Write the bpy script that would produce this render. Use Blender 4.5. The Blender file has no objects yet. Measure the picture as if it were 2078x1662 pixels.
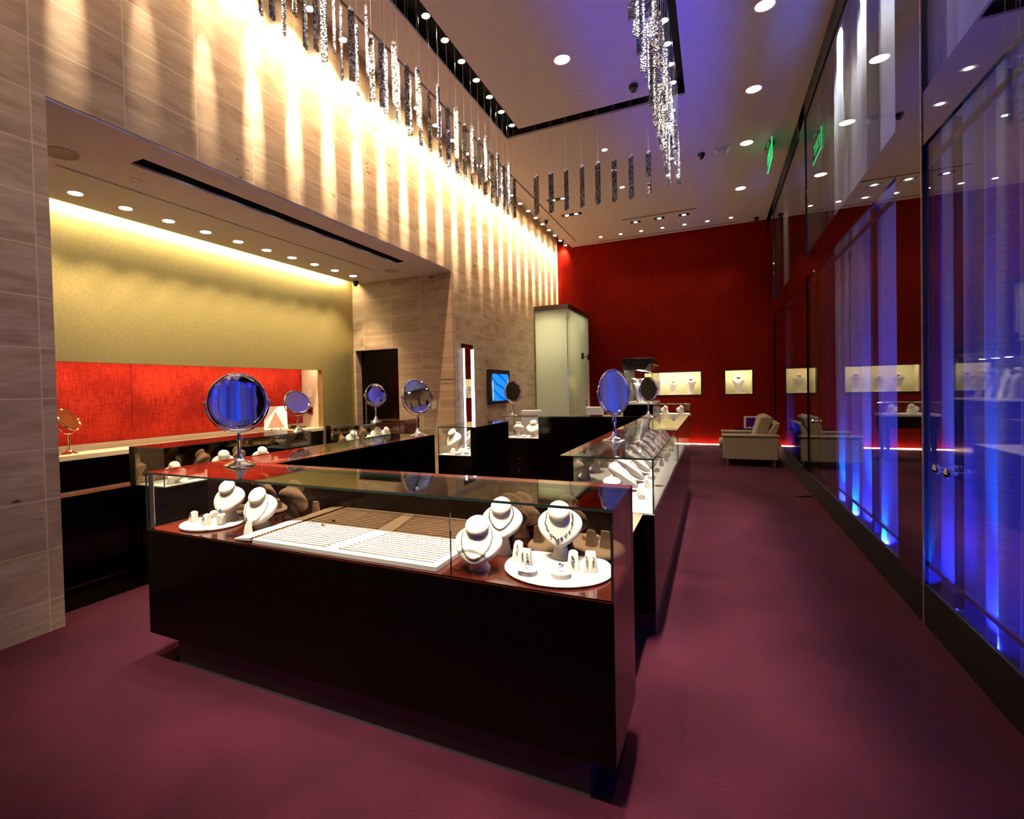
import bpy, math, random
from math import sin, cos, pi, radians as R
from mathutils import Vector, Matrix
random.seed(7)
SC = bpy.context.scene
COL = SC.collection
ORD = ['nearest', 'second nearest', 'third nearest'] + [w + ' nearest' for w in
       'fourth fifth sixth seventh eighth ninth tenth eleventh twelfth thirteenth fourteenth fifteenth sixteenth seventeenth eighteenth nineteenth twentieth twenty-first twenty-second twenty-third twenty-fourth twenty-fifth twenty-sixth twenty-seventh twenty-eighth'.split()]

# ------------------------------------------------------------------ materials
def mat(name):
    m = bpy.data.materials.new(name); m.use_nodes = True
    nt = m.node_tree; nt.nodes.clear()
    o = nt.nodes.new('ShaderNodeOutputMaterial')
    return m, nt, o
def N(nt, t, **k):
    n = nt.nodes.new(t)
    for a, b in k.items():
        if a.startswith('i_'):
            n.inputs[a[2:].replace('_', ' ')].default_value = b
        else: setattr(n, a, b)
    return n
def LK(nt, a, b): nt.links.new(a, b)
def c4(c): return (c[0], c[1], c[2], 1.0)
def pbr(name, col, rough=.5, metal=0, coat=0, spec=.5, trans=0, bump=0, bscale=200, sheen=0, ior=None):
    m, nt, o = mat(name)
    p = N(nt, 'ShaderNodeBsdfPrincipled')
    p.inputs['Base Color'].default_value = c4(col)
    p.inputs['Roughness'].default_value = rough
    p.inputs['Metallic'].default_value = metal
    p.inputs['Coat Weight'].default_value = coat
    p.inputs['Coat Roughness'].default_value = .03
    p.inputs['Specular IOR Level'].default_value = spec
    p.inputs['Transmission Weight'].default_value = trans
    p.inputs['Sheen Weight'].default_value = sheen
    if ior: p.inputs['IOR'].default_value = ior
    LK(nt, p.outputs[0], o.inputs[0])
    if bump:
        tc = N(nt, 'ShaderNodeTexCoord'); n = N(nt, 'ShaderNodeTexNoise', i_Scale=bscale, i_Detail=3.0)
        b = N(nt, 'ShaderNodeBump', i_Strength=bump, i_Distance=.002)
        LK(nt, tc.outputs['Object'], n.inputs['Vector']); LK(nt, n.outputs['Fac'], b.inputs['Height'])
        LK(nt, b.outputs[0], p.inputs['Normal'])
    return m
def emit(name, col, s):
    m, nt, o = mat(name); e = N(nt, 'ShaderNodeEmission'); e.inputs[0].default_value = c4(col); e.inputs[1].default_value = s
    LK(nt, e.outputs[0], o.inputs[0]); return m
def thin_glass(name, tint=(1, 1, 1), ior=1.45):
    m, nt, o = mat(name)
    t = N(nt, 'ShaderNodeBsdfTransparent'); t.inputs[0].default_value = c4(tint)
    g = N(nt, 'ShaderNodeBsdfGlossy'); g.inputs['Roughness'].default_value = 0.0; g.inputs[0].default_value = (1, 1, 1, 1)
    f = N(nt, 'ShaderNodeFresnel'); mx = N(nt, 'ShaderNodeMixShader')
    ge = N(nt, 'ShaderNodeNewGeometry'); mr = N(nt, 'ShaderNodeMapRange'); mr.inputs[3].default_value = ior; mr.inputs[4].default_value = 1 / ior
    LK(nt, ge.outputs['Backfacing'], mr.inputs[0]); LK(nt, mr.outputs[0], f.inputs[0])
    LK(nt, f.outputs[0], mx.inputs[0]); LK(nt, t.outputs[0], mx.inputs[1]); LK(nt, g.outputs[0], mx.inputs[2])
    LK(nt, mx.outputs[0], o.inputs[0]); return m

def stone_mat(name, ax):
    """travertine tiles: ax picks the horizontal world axis of the wall (0 = x, 1 = y)"""
    m, nt, o = mat(name)
    tc = N(nt, 'ShaderNodeTexCoord'); sx = N(nt, 'ShaderNodeSeparateXYZ'); LK(nt, tc.outputs['Object'], sx.inputs[0])
    cb = N(nt, 'ShaderNodeCombineXYZ'); LK(nt, sx.outputs[ax], cb.inputs[0]); LK(nt, sx.outputs[2], cb.inputs[1])
    mp = N(nt, 'ShaderNodeMapping'); mp.inputs['Location'].default_value = (-1.786 + 5.95, -.527 + 3.25, 0)
    if ax == 0: mp.inputs['Location'].default_value = (3.85 + 5.95, -.527 + 3.25, 0)
    LK(nt, cb.outputs[0], mp.inputs[0])
    br = N(nt, 'ShaderNodeTexBrick'); br.offset = 0.0; br.squash = 1.0
    br.inputs['Scale'].default_value = 1; br.inputs['Mortar Size'].default_value = .0035
    br.inputs['Mortar Smooth'].default_value = .3; br.inputs['Bias'].default_value = 0
    br.inputs['Brick Width'].default_value = .595; br.inputs['Row Height'].default_value = .325
    br.inputs[1].default_value = (0, 0, 0, 1); br.inputs[2].default_value = (1, 1, 1, 1); br.inputs[3].default_value = (.5, .5, .5, 1)
    LK(nt, mp.outputs[0], br.inputs[0])
    # veins, tile-shifted so they break at the joints
    ad = N(nt, 'ShaderNodeVectorMath', operation='MULTIPLY_ADD'); ad.inputs[1].default_value = (3.1, 1.7, 2.3)
    LK(nt, br.outputs['Color'], ad.inputs[0]); LK(nt, mp.outputs[0], ad.inputs[2])
    rot = N(nt, 'ShaderNodeMapping'); rot.inputs['Scale'].default_value = (1.3, 5.0, 1); rot.inputs['Rotation'].default_value = (0, 0, -.06)
    LK(nt, ad.outputs[0], rot.inputs[0])
    n1 = N(nt, 'ShaderNodeTexNoise', i_Scale=1.3, i_Detail=5.0, i_Roughness=.6, i_Distortion=.5); LK(nt, rot.outputs[0], n1.inputs[0])
    rot2 = N(nt, 'ShaderNodeMapping'); rot2.inputs['Scale'].default_value = (2.5, 26, 1); rot2.inputs['Rotation'].default_value = (0, 0, -.05)
    LK(nt, ad.outputs[0], rot2.inputs[0])
    n2 = N(nt, 'ShaderNodeTexNoise', i_Scale=1.5, i_Detail=4.0, i_Roughness=.65); LK(nt, rot2.outputs[0], n2.inputs[0])
    cr = N(nt, 'ShaderNodeValToRGB'); e = cr.color_ramp
    e.elements[0].position = .28; e.elements[0].color = (.31, .205, .125, 1)
    e.elements[1].position = .75; e.elements[1].color = (.53, .42, .285, 1)
    k = e.elements.new(.5); k.color = (.43, .315, .20, 1)
    LK(nt, n1.outputs['Fac'], cr.inputs[0])
    cr2 = N(nt, 'ShaderNodeValToRGB'); e = cr2.color_ramp
    e.elements[0].position = .3; e.elements[0].color = (.84, .83, .82, 1); e.elements[1].position = .66; e.elements[1].color = (1.08, 1.07, 1.06, 1)
    LK(nt, n2.outputs['Fac'], cr2.inputs[0])
    mu = N(nt, 'ShaderNodeMix', data_type='RGBA', blend_type='MULTIPLY'); mu.inputs[0].default_value = 1
    LK(nt, cr.outputs[0], mu.inputs[6]); LK(nt, cr2.outputs[0], mu.inputs[7])
    # pits
    ps = N(nt, 'ShaderNodeMapping'); ps.inputs['Scale'].default_value = (9, 22, 1); LK(nt, ad.outputs[0], ps.inputs[0])
    pn = N(nt, 'ShaderNodeTexNoise', i_Scale=1.0, i_Detail=2.0); LK(nt, ps.outputs[0], pn.inputs[0])
    mk = N(nt, 'ShaderNodeTexNoise', i_Scale=1.7, i_Detail=1.0); LK(nt, ad.outputs[0], mk.inputs[0])
    pa = N(nt, 'ShaderNodeMath', operation='MULTIPLY'); LK(nt, pn.outputs['Fac'], pa.inputs[0]); LK(nt, mk.outputs['Fac'], pa.inputs[1])
    pr = N(nt, 'ShaderNodeMapRange'); pr.inputs[1].default_value = .475; pr.inputs[2].default_value = .49; LK(nt, pa.outputs[0], pr.inputs[0])
    m2 = N(nt, 'ShaderNodeMix', data_type='RGBA'); m2.inputs[7].default_value = (.09, .055, .035, 1)
    LK(nt, pr.outputs[0], m2.inputs[0]); LK(nt, mu.outputs[2], m2.inputs[6])
    # mortar
    m3 = N(nt, 'ShaderNodeMix', data_type='RGBA'); m3.inputs[7].default_value = (.70, .58, .44, 1)
    mf = N(nt, 'ShaderNodeMath', operation='MULTIPLY'); mf.inputs[1].default_value = .8
    LK(nt, br.outputs['Fac'], mf.inputs[0]); LK(nt, mf.outputs[0], m3.inputs[0]); LK(nt, m2.outputs[2], m3.inputs[6])
    p = N(nt, 'ShaderNodeBsdfPrincipled'); p.inputs['Roughness'].default_value = .5; p.inputs['Specular IOR Level'].default_value = .35
    LK(nt, m3.outputs[2], p.inputs['Base Color'])
    b = N(nt, 'ShaderNodeBump', i_Strength=.25, i_Distance=.01); LK(nt, m2.outputs[2], b.inputs['Height']); LK(nt, b.outputs[0], p.inputs['Normal'])
    LK(nt, p.outputs[0], o.inputs[0]); return m

def carpet_mat():
    m, nt, o = mat('carpet_pile')
    tc = N(nt, 'ShaderNodeTexCoord')
    n1 = N(nt, 'ShaderNodeTexNoise', i_Scale=260.0, i_Detail=3.0); n2 = N(nt, 'ShaderNodeTexNoise', i_Scale=2.2, i_Detail=4.0, i_Distortion=.4)
    n3 = N(nt, 'ShaderNodeTexNoise', i_Scale=60.0, i_Detail=2.0)
    for n in (n1, n2, n3): LK(nt, tc.outputs['Object'], n.inputs[0])
    cr = N(nt, 'ShaderNodeValToRGB'); e = cr.color_ramp
    e.elements[0].position = .25; e.elements[0].color = (.009, .0008, .0030, 1); e.elements[1].position = .75; e.elements[1].color = (.054, .0064, .0165, 1)
    LK(nt, n1.outputs['Fac'], cr.inputs[0])
    cr2 = N(nt, 'ShaderNodeValToRGB'); e = cr2.color_ramp
    e.elements[0].position = .35; e.elements[0].color = (.72, .70, .74, 1); e.elements[1].position = .65; e.elements[1].color = (1.1, 1.08, 1.1, 1)
    LK(nt, n2.outputs['Fac'], cr2.inputs[0])
    mu = N(nt, 'ShaderNodeMix', data_type='RGBA', blend_type='MULTIPLY'); mu.inputs[0].default_value = 1
    LK(nt, cr.outputs[0], mu.inputs[6]); LK(nt, cr2.outputs[0], mu.inputs[7])
    p = N(nt, 'ShaderNodeBsdfPrincipled'); p.inputs['Roughness'].default_value = .95; p.inputs['Sheen Weight'].default_value = .06
    p.inputs['Specular IOR Level'].default_value = .1
    p.inputs['Sheen Tint'].default_value = (.7, .35, .45, 1)
    LK(nt, mu.outputs[2], p.inputs['Base Color'])
    b = N(nt, 'ShaderNodeBump', i_Strength=.6, i_Distance=.006); LK(nt, n3.outputs['Fac'], b.inputs['Height']); LK(nt, b.outputs[0], p.inputs['Normal'])
    LK(nt, p.outputs[0], o.inputs[0]); return m

def cloth_panel(name, a, b_, ax, seam, seam0=0., rough=.8, streak=1.0, spec=.15):
    """fabric covered panels with seams every `seam` metres along axis ax and slubby vertical/horizontal streaks"""
    m, nt, o = mat(name)
    tc = N(nt, 'ShaderNodeTexCoord'); sx = N(nt, 'ShaderNodeSeparateXYZ'); LK(nt, tc.outputs['Object'], sx.inputs[0])
    cb = N(nt, 'ShaderNodeCombineXYZ'); LK(nt, sx.outputs[ax], cb.inputs[0]); LK(nt, sx.outputs[2], cb.inputs[1])
    m1 = N(nt, 'ShaderNodeMapping'); m1.inputs['Scale'].default_value = (9, 90, 1); LK(nt, cb.outputs[0], m1.inputs[0])
    n1 = N(nt, 'ShaderNodeTexNoise', i_Scale=1.0, i_Detail=3.0); LK(nt, m1.outputs[0], n1.inputs[0])
    m2 = N(nt, 'ShaderNodeMapping'); m2.inputs['Scale'].default_value = (60, 6, 1); LK(nt, cb.outputs[0], m2.inputs[0])
    n2 = N(nt, 'ShaderNodeTexNoise', i_Scale=1.0, i_Detail=3.0); LK(nt, m2.outputs[0], n2.inputs[0])
    n3 = N(nt, 'ShaderNodeTexNoise', i_Scale=2.0, i_Detail=2.0); LK(nt, cb.outputs[0], n3.inputs[0])
    mu = N(nt, 'ShaderNodeMath', operation='MULTIPLY'); LK(nt, n1.outputs['Fac'], mu.inputs[0]); LK(nt, n2.outputs['Fac'], mu.inputs[1])
    mu2 = N(nt, 'ShaderNodeMath', operation='MULTIPLY'); LK(nt, mu.outputs[0], mu2.inputs[0]); LK(nt, n3.outputs['Fac'], mu2.inputs[1])
    cr = N(nt, 'ShaderNodeValToRGB'); e = cr.color_ramp
    e.elements[0].position = .125 - .045 * streak; e.elements[0].color = c4(a); e.elements[1].position = .125 + .06 * streak; e.elements[1].color = c4(b_)
    LK(nt, mu2.outputs[0], cr.inputs[0])
    s0 = N(nt, 'ShaderNodeMath', operation='ADD'); s0.inputs[1].default_value = -seam0 + 100 * seam; LK(nt, sx.outputs[ax], s0.inputs[0])
    md = N(nt, 'ShaderNodeMath', operation='MODULO'); md.inputs[1].default_value = seam; LK(nt, s0.outputs[0], md.inputs[0])
    lt = N(nt, 'ShaderNodeMath', operation='LESS_THAN'); lt.inputs[1].default_value = .006; LK(nt, md.outputs[0], lt.inputs[0])
    mm = N(nt, 'ShaderNodeMix', data_type='RGBA'); mm.inputs[7].default_value = c4([v * .25 for v in a]); LK(nt, lt.outputs[0], mm.inputs[0]); LK(nt, cr.outputs[0], mm.inputs[6])
    p = N(nt, 'ShaderNodeBsdfPrincipled'); p.inputs['Roughness'].default_value = rough; p.inputs['Specular IOR Level'].default_value = spec
    LK(nt, mm.outputs[2], p.inputs['Base Color']); LK(nt, p.outputs[0], o.inputs[0]); return m

def gold_mat():
    m, nt, o = mat('gold_leaf_wallcovering')
    tc = N(nt, 'ShaderNodeTexCoord')
    mp = N(nt, 'ShaderNodeMapping'); mp.inputs['Scale'].default_value = (10, 160, 40); LK(nt, tc.outputs['Object'], mp.inputs[0])
    n = N(nt, 'ShaderNodeTexNoise', i_Scale=1.0, i_Detail=4.0); LK(nt, mp.outputs[0], n.inputs[0])
    cr = N(nt, 'ShaderNodeValToRGB'); e = cr.color_ramp
    e.elements[0].position = .3; e.elements[0].color = (.37, .30, .11, 1); e.elements[1].position = .7; e.elements[1].color = (.49, .41, .17, 1)
    LK(nt, n.outputs['Fac'], cr.inputs[0])
    p = N(nt, 'ShaderNodeBsdfPrincipled'); p.inputs['Roughness'].default_value = .42; p.inputs['Metallic'].default_value = .75
    LK(nt, cr.outputs[0], p.inputs['Base Color'])
    b = N(nt, 'ShaderNodeBump', i_Strength=.15, i_Distance=.003); LK(nt, n.outputs['Fac'], b.inputs['Height']); LK(nt, b.outputs[0], p.inputs['Normal'])
    LK(nt, p.outputs[0], o.inputs[0]); return m

def wood_mat(name, a, b_, coat=1.0, rough=.25, spec=.5):
    m, nt, o = mat(name)
    tc = N(nt, 'ShaderNodeTexCoord')
    mp = N(nt, 'ShaderNodeMapping'); mp.inputs['Scale'].default_value = (3, 3, 40); LK(nt, tc.outputs['Object'], mp.inputs[0])
    n = N(nt, 'ShaderNodeTexNoise', i_Scale=1.0, i_Detail=4.0); LK(nt, mp.outputs[0], n.inputs[0])
    cr = N(nt, 'ShaderNodeValToRGB'); e = cr.color_ramp
    e.elements[0].position = .35; e.elements[0].color = c4(a); e.elements[1].position = .7; e.elements[1].color = c4(b_)
    LK(nt, n.outputs['Fac'], cr.inputs[0])
    p = N(nt, 'ShaderNodeBsdfPrincipled'); p.inputs['Roughness'].default_value = rough
    p.inputs['Coat Weight'].default_value = coat; p.inputs['Coat Roughness'].default_value = .02; p.inputs['Specular IOR Level'].default_value = spec
    LK(nt, cr.outputs[0], p.inputs['Base Color']); LK(nt, p.outputs[0], o.inputs[0]); return m

def curtain_mat(name, col):
    m, nt, o = mat(name)
    tc = N(nt, 'ShaderNodeTexCoord')
    mp = N(nt, 'ShaderNodeMapping'); mp.inputs['Scale'].default_value = (8, 8, 160); LK(nt, tc.outputs['Object'], mp.inputs[0])
    n = N(nt, 'ShaderNodeTexNoise', i_Scale=1.0, i_Detail=3.0); LK(nt, mp.outputs[0], n.inputs[0])
    cr = N(nt, 'ShaderNodeValToRGB'); e = cr.color_ramp
    e.elements[0].position = .3; e.elements[0].color = c4([v * .7 for v in col]); e.elements[1].position = .7; e.elements[1].color = c4(col)
    LK(nt, n.outputs['Fac'], cr.inputs[0])
    d = N(nt, 'ShaderNodeBsdfPrincipled'); d.inputs['Roughness'].default_value = .45; d.inputs['Sheen Weight'].default_value = .3
    t = N(nt, 'ShaderNodeBsdfTranslucent'); mx = N(nt, 'ShaderNodeMixShader'); mx.inputs[0].default_value = .22
    LK(nt, cr.outputs[0], d.inputs['Base Color']); LK(nt, cr.outputs[0], t.inputs[0])
    LK(nt, d.outputs[0], mx.inputs[1]); LK(nt, t.outputs[0], mx.inputs[2]); LK(nt, mx.outputs[0], o.inputs[0]); return m

def crystal_mat(name, tint):
    m, nt, o = mat(name)
    tc = N(nt, 'ShaderNodeTexCoord')
    n = N(nt, 'ShaderNodeTexVoronoi', i_Scale=70.0); LK(nt, tc.outputs['Object'], n.inputs['Vector'])
    b = N(nt, 'ShaderNodeBump', i_Strength=1.0, i_Distance=.02); LK(nt, n.outputs['Distance'], b.inputs['Height'])
    sp = N(nt, 'ShaderNodeSeparateColor'); LK(nt, n.outputs['Color'], sp.inputs[0])
    cc = N(nt, 'ShaderNodeValToRGB'); e = cc.color_ramp; e.elements[0].position = .1; e.elements[0].color = c4([v * .10 for v in tint]); e.elements[1].position = .9; e.elements[1].color = c4([v * .95 for v in tint])
    k = e.elements.new(.6); k.color = c4([v * .34 for v in tint]); LK(nt, sp.outputs[0], cc.inputs[0])
    g = N(nt, 'ShaderNodeBsdfGlossy'); g.inputs[1].default_value = .22; LK(nt, b.outputs[0], g.inputs['Normal']); LK(nt, cc.outputs[0], g.inputs[0])
    t = N(nt, 'ShaderNodeBsdfTransparent'); t.inputs[0].default_value = (.72, .72, .75, 1)
    tl = N(nt, 'ShaderNodeBsdfDiffuse'); LK(nt, cc.outputs[0], tl.inputs[0]); LK(nt, b.outputs[0], tl.inputs['Normal'])
    m1 = N(nt, 'ShaderNodeMixShader'); m1.inputs[0].default_value = .4; LK(nt, g.outputs[0], m1.inputs[1]); LK(nt, tl.outputs[0], m1.inputs[2])
    m2 = N(nt, 'ShaderNodeMixShader'); m2.inputs[0].default_value = .75; LK(nt, t.outputs[0], m2.inputs[1]); LK(nt, m1.outputs[0], m2.inputs[2])
    LK(nt, m2.outputs[0], o.inputs[0]); return m

def screen_mat():
    m, nt, o = mat('blue_screen_picture')
    tc = N(nt, 'ShaderNodeTexCoord')
    mp = N(nt, 'ShaderNodeMapping'); mp.inputs['Rotation'].default_value = (R(38), 0, 0); mp.inputs['Scale'].default_value = (0, 1.2, 2.2); LK(nt, tc.outputs['Object'], mp.inputs[0])
    w = N(nt, 'ShaderNodeTexWave', i_Scale=.9, i_Distortion=3.0, i_Detail=1.0); w.bands_direction = 'Z'; LK(nt, mp.outputs[0], w.inputs[0])
    cr = N(nt, 'ShaderNodeValToRGB'); e = cr.color_ramp
    e.elements[0].position = .0; e.elements[0].color = (.0, .09, .50, 1); e.elements[1].position = .3; e.elements[1].color = (.02, .22, .78, 1)
    LK(nt, w.outputs['Fac'], cr.inputs[0])
    em = N(nt, 'ShaderNodeEmission'); em.inputs[1].default_value = 1.0; LK(nt, cr.outputs[0], em.inputs[0]); LK(nt, em.outputs[0], o.inputs[0]); return m

M = {}
M['stoneY'] = stone_mat('travertine_side', 1); M['stoneX'] = stone_mat('travertine_end', 0)
M['carpet'] = carpet_mat()
M['ceil'] = pbr('ceiling_paint', (.88, .84, .79), .6, spec=.3)
M['gold'] = gold_mat()
M['redpanel'] = cloth_panel('red_fabric_panel', (.30, .012, .005), (.58, .035, .012), 1, .965, 2.9)
M['redwall'] = cloth_panel('deep_red_wall', (.115, .0035, .0012), (.17, .0065, .0025), 0, 1.5, .1, streak=1.6, rough=.85, spec=.03)
M['dark'] = wood_mat('dark_lacquered_wood', (.0015, .0008, .0006), (.003, .001, .0008), .0, .12, .2)
M['redwood'] = wood_mat('red_brown_lacquered_wood', (.05, .008, .004), (.10, .016, .008))
M['brownback'] = pbr('bronze_mirror_glass', (.17, .105, .065), .03, metal=1.0)
M['tantop'] = wood_mat('pale_brown_wood', (.30, .19, .13), (.40, .27, .19), .5)
M['black'] = pbr('black_matte', (.004, .004, .004), .6, spec=.3)
M['plinth'] = pbr('black_plinth_laminate', (.045, .040, .042), .4)
M['blackglass'] = pbr('black_back_painted_glass', (.004, .003, .003), .015, coat=1.0, spec=.8)
M['cream'] = pbr('cream_leather', (.86, .77, .66), .5, bump=.1, bscale=300)
M['white'] = pbr('white_leather', (.74, .70, .65), .5)
M['combtan'] = pbr('tan_comb', (.40, .28, .16), .6)
M['creamstone'] = pbr('cream_stone_counter', (.70, .58, .38), .25, bump=.05)
M['chrome'] = pbr('chrome', (.85, .85, .87), .06, metal=1)
M['steel'] = pbr('brushed_steel', (.6, .6, .62), .25, metal=1)
M['brass'] = pbr('warm_chrome', (.9, .75, .5), .08, metal=1)
M['mirror'] = pbr('mirror_silver', (.93, .93, .95), .0, metal=1)
M['glass'] = thin_glass('clear_glass', (.97, .99, .98))
M['wglass'] = thin_glass('window_glass', (.93, .95, .96), 1.55)
M['gedge'] = pbr('green_glass_edge', (.018, .036, .030), .1, coat=1.0)
M['curtain'] = curtain_mat('pale_curtain', (.30, .32, .34))
M['frost'] = None
M['sofa'] = pbr('beige_upholstery', (.24, .18, .10), .8, bump=.2, bscale=400, sheen=.2)
M['chair'] = pbr('white_chair_leather', (.75, .72, .66), .45)
M['paper'] = pbr('card_paper', (.8, .77, .7), .6)
M['ivory'] = pbr('ivory_plate', (.75, .68, .5), .4)
M['lamp'] = emit('lamp_glow_warm', (1, .86, .66), 14)
M['lampw'] = emit('lamp_glow_white', (1, .93, .86), 14)
M['tube'] = emit('light_tube', (1, .90, .93), 4)
M['cove'] = emit('cove_light_strip', (1, .80, .46), 80)
M['floorled'] = emit('floor_light_line', (1, .55, .35), 26)
M['caseled'] = emit('case_light_strip', (1, .92, .70), 45)
M['blue'] = emit('blue_led', (0, .05, 1), 5)
M['green'] = emit('green_exit_light', (.03, .9, .25), .8)
M['trim'] = pbr('white_ring', (.8, .78, .75), .4)
M['diamond'] = pbr('diamond', (.36, .37, .41), .15, metal=1)
M['goldj'] = pbr('yellow_gold', (.50, .30, .10), .15, metal=1)
M['pearl'] = pbr('pearl', (.34, .26, .19), .25, coat=1)
M['blackjet'] = pbr('black_enamel', (.01, .01, .012), .15)
M['crys'] = crystal_mat('crushed_crystal', (.82, .84, .88)); M['crysw'] = crystal_mat('crushed_crystal_warm', (.88, .80, .64))
M['wire'] = pbr('thin_steel_wire', (.75, .75, .75), .3, metal=1)
M['screen'] = screen_mat()
M['skin'] = pbr('photo_print', (.35, .18, .12), .5)
M['acr'] = thin_glass('acrylic', (.80, .86, .86), 1.49)
def frost():
    m, nt, o = mat('frosted_glass')
    d = N(nt, 'ShaderNodeBsdfPrincipled'); d.inputs['Base Color'].default_value = (.62, .64, .52, 1); d.inputs['Roughness'].default_value = .5
    d.inputs['Coat Weight'].default_value = 1.0; d.inputs['Coat Roughness'].default_value = .02
    t = N(nt, 'ShaderNodeBsdfTranslucent'); t.inputs[0].default_value = (.72, .74, .60, 1)
    mx = N(nt, 'ShaderNodeMixShader'); mx.inputs[0].default_value = .5
    LK(nt, d.outputs[0], mx.inputs[1]); LK(nt, t.outputs[0], mx.inputs[2]); LK(nt, mx.outputs[0], o.inputs[0]); return m
M['frost'] = frost()

# ------------------------------------------------------------------ mesh helpers
class MB:
    def __init__(s): s.v = []; s.f = []; s.mi = []; s.X = Matrix.Identity(4); s.m = 0
    def add(s, vs, fs, m=None):
        k = len(s.v); s.v += [tuple(s.X @ Vector(v)) for v in vs]
        for f in fs: s.f.append(tuple(i + k for i in f)); s.mi.append(s.m if m is None else m)
        return s
    def box(s, x0, x1, y0, y1, z0, z1, m=None):
        if x0 > x1: x0, x1 = x1, x0
        if y0 > y1: y0, y1 = y1, y0
        return s.add([(x0, y0, z0), (x1, y0, z0), (x1, y1, z0), (x0, y1, z0), (x0, y0, z1), (x1, y0, z1), (x1, y1, z1), (x0, y1, z1)],
                     [(0, 3, 2, 1), (4, 5, 6, 7), (0, 1, 5, 4), (1, 2, 6, 5), (2, 3, 7, 6), (3, 0, 4, 7)], m)
    def lathe(s, prof, n=24, c=(0, 0, 0), m=None):
        vs = []; fs = []
        for r, z in prof:
            for i in range(n):
                a = 2 * pi * i / n; vs.append((c[0] + r * cos(a), c[1] + r * sin(a), c[2] + z))
        for j in range(len(prof) - 1):
            for i in range(n):
                k = (i + 1) % n; fs.append((j * n + i, j * n + k, (j + 1) * n + k, (j + 1) * n + i))
        fs.append(tuple(range(n))[::-1]); fs.append(tuple((len(prof) - 1) * n + i for i in range(n)))
        return s.add(vs, fs, m)
    def ball(s, c, r, n=8, m=None):
        return s.lathe([(r * sin(pi * (j + .02) / (n // 2 + .04)), -r * cos(pi * (j + .02) / (n // 2 + .04))) for j in range(n // 2 + 1)], n, c, m)
    def tube(s, pts, r, n=8, closed=False, m=None):
        pts = [Vector(p) for p in pts]; vs = []; fs = []; L = len(pts)
        up = Vector((0, 0, 1))
        for i, p in enumerate(pts):
            a = pts[(i - 1) % L] if (closed or i) else p; b = pts[(i + 1) % L] if (closed or i < L - 1) else p
            d = (b - a).normalized(); q = up if abs(d.dot(up)) < .95 else Vector((1, 0, 0))
            if i and not closed or i:
                q = prev
            u = (q - d * q.dot(d)).normalized(); w = d.cross(u); prev = u
            rr = r[i] if isinstance(r, (list, tuple)) else r
            for k in range(n):
                t = 2 * pi * k / n; vs.append(p + u * cos(t) * rr + w * sin(t) * rr)
        for i in range(L if closed else L - 1):
            j = (i + 1) % L
            for k in range(n):
                l = (k + 1) % n; fs.append((i * n + k, i * n + l, j * n + l, j * n + k))
        if not closed: fs.append(tuple(range(n))[::-1]); fs.append(tuple((L - 1) * n + k for k in range(n)))
        return s.add(vs, fs, m)
    def loft(s, rings, m=None, cap=True):
        n = len(rings[0]); vs = [p for r in rings for p in r]; fs = []
        for j in range(len(rings) - 1):
            for i in range(n):
                k = (i + 1) % n; fs.append((j * n + i, j * n + k, (j + 1) * n + k, (j + 1) * n + i))
        if cap: fs.append(tuple(range(n))[::-1]); fs.append(tuple((len(rings) - 1) * n + i for i in range(n)))
        return s.add(vs, fs, m)
    def prism(s, poly, y0, y1, m=None):
        """polygon in x,z extruded along y"""
        n = len(poly); vs = [(x, y0, z) for x, z in poly] + [(x, y1, z) for x, z in poly]
        fs = [tuple(range(n)), tuple(range(n, 2 * n))[::-1]] + [(i, i + n, (i + 1) % n + n, (i + 1) % n) for i in range(n)]
        return s.add(vs, fs, m)
    def build(s, name, mats, parent=None, smooth=False, bevel=0, sub=0, ang=35):
        me = bpy.data.meshes.new(name); me.from_pydata(s.v, [], s.f)
        for k in (mats if isinstance(mats, (list, tuple)) else [mats]): me.materials.append(M[k] if isinstance(k, str) else k)
        for p, i in zip(me.polygons, s.mi): p.material_index = i
        import bmesh
        b = bmesh.new(); b.from_mesh(me); bmesh.ops.recalc_face_normals(b, faces=b.faces); b.to_mesh(me); b.free()
        if smooth:
            me.shade_smooth()
            try: me.set_sharp_from_angle(angle=R(ang))
            except Exception: pass
        o = bpy.data.objects.new(name, me); COL.objects.link(o)
        if parent is not None: o.parent = parent
        if bevel:
            md = o.modifiers.new('bevel', 'BEVEL'); md.width = bevel; md.segments = 2; md.limit_method = 'ANGLE'; md.angle_limit = R(40)
        if sub:
            md = o.modifiers.new('sub', 'SUBSURF'); md.levels = sub; md.render_levels = sub
        return o
def tag(o, label, cat, group=None, kind=None):
    o['label'] = label; o['category'] = cat
    if group: o['group'] = group
    if kind: o['kind'] = kind
    return o
def thing(name, label, cat, loc=(0, 0, 0), rz=0, group=None):
    o = bpy.data.objects.new(name, None); COL.objects.link(o); o.empty_display_size = .1
    o.location = loc; o.rotation_euler = (0, 0, rz); return tag(o, label, cat, group)
def struct(name, mb, mats, label, cat, parent=None, **k):
    o = mb.build(name, mats, parent, **k)
    if parent is None: o['kind'] = 'structure'; o['label'] = label; o['category'] = cat
    return o
def dup(root, loc, rz=None, label=None, group=None):
    r = root.copy(); COL.objects.link(r); r.location = loc
    if rz is not None: r.rotation_euler = (0, 0, rz)
    if label: r['label'] = label
    if group: r['group'] = group
    for ch in list(root.children):
        c = ch.copy(); COL.objects.link(c); c.parent = r
        for g in list(ch.children):
            d = g.copy(); COL.objects.link(d); d.parent = c
    return r
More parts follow.
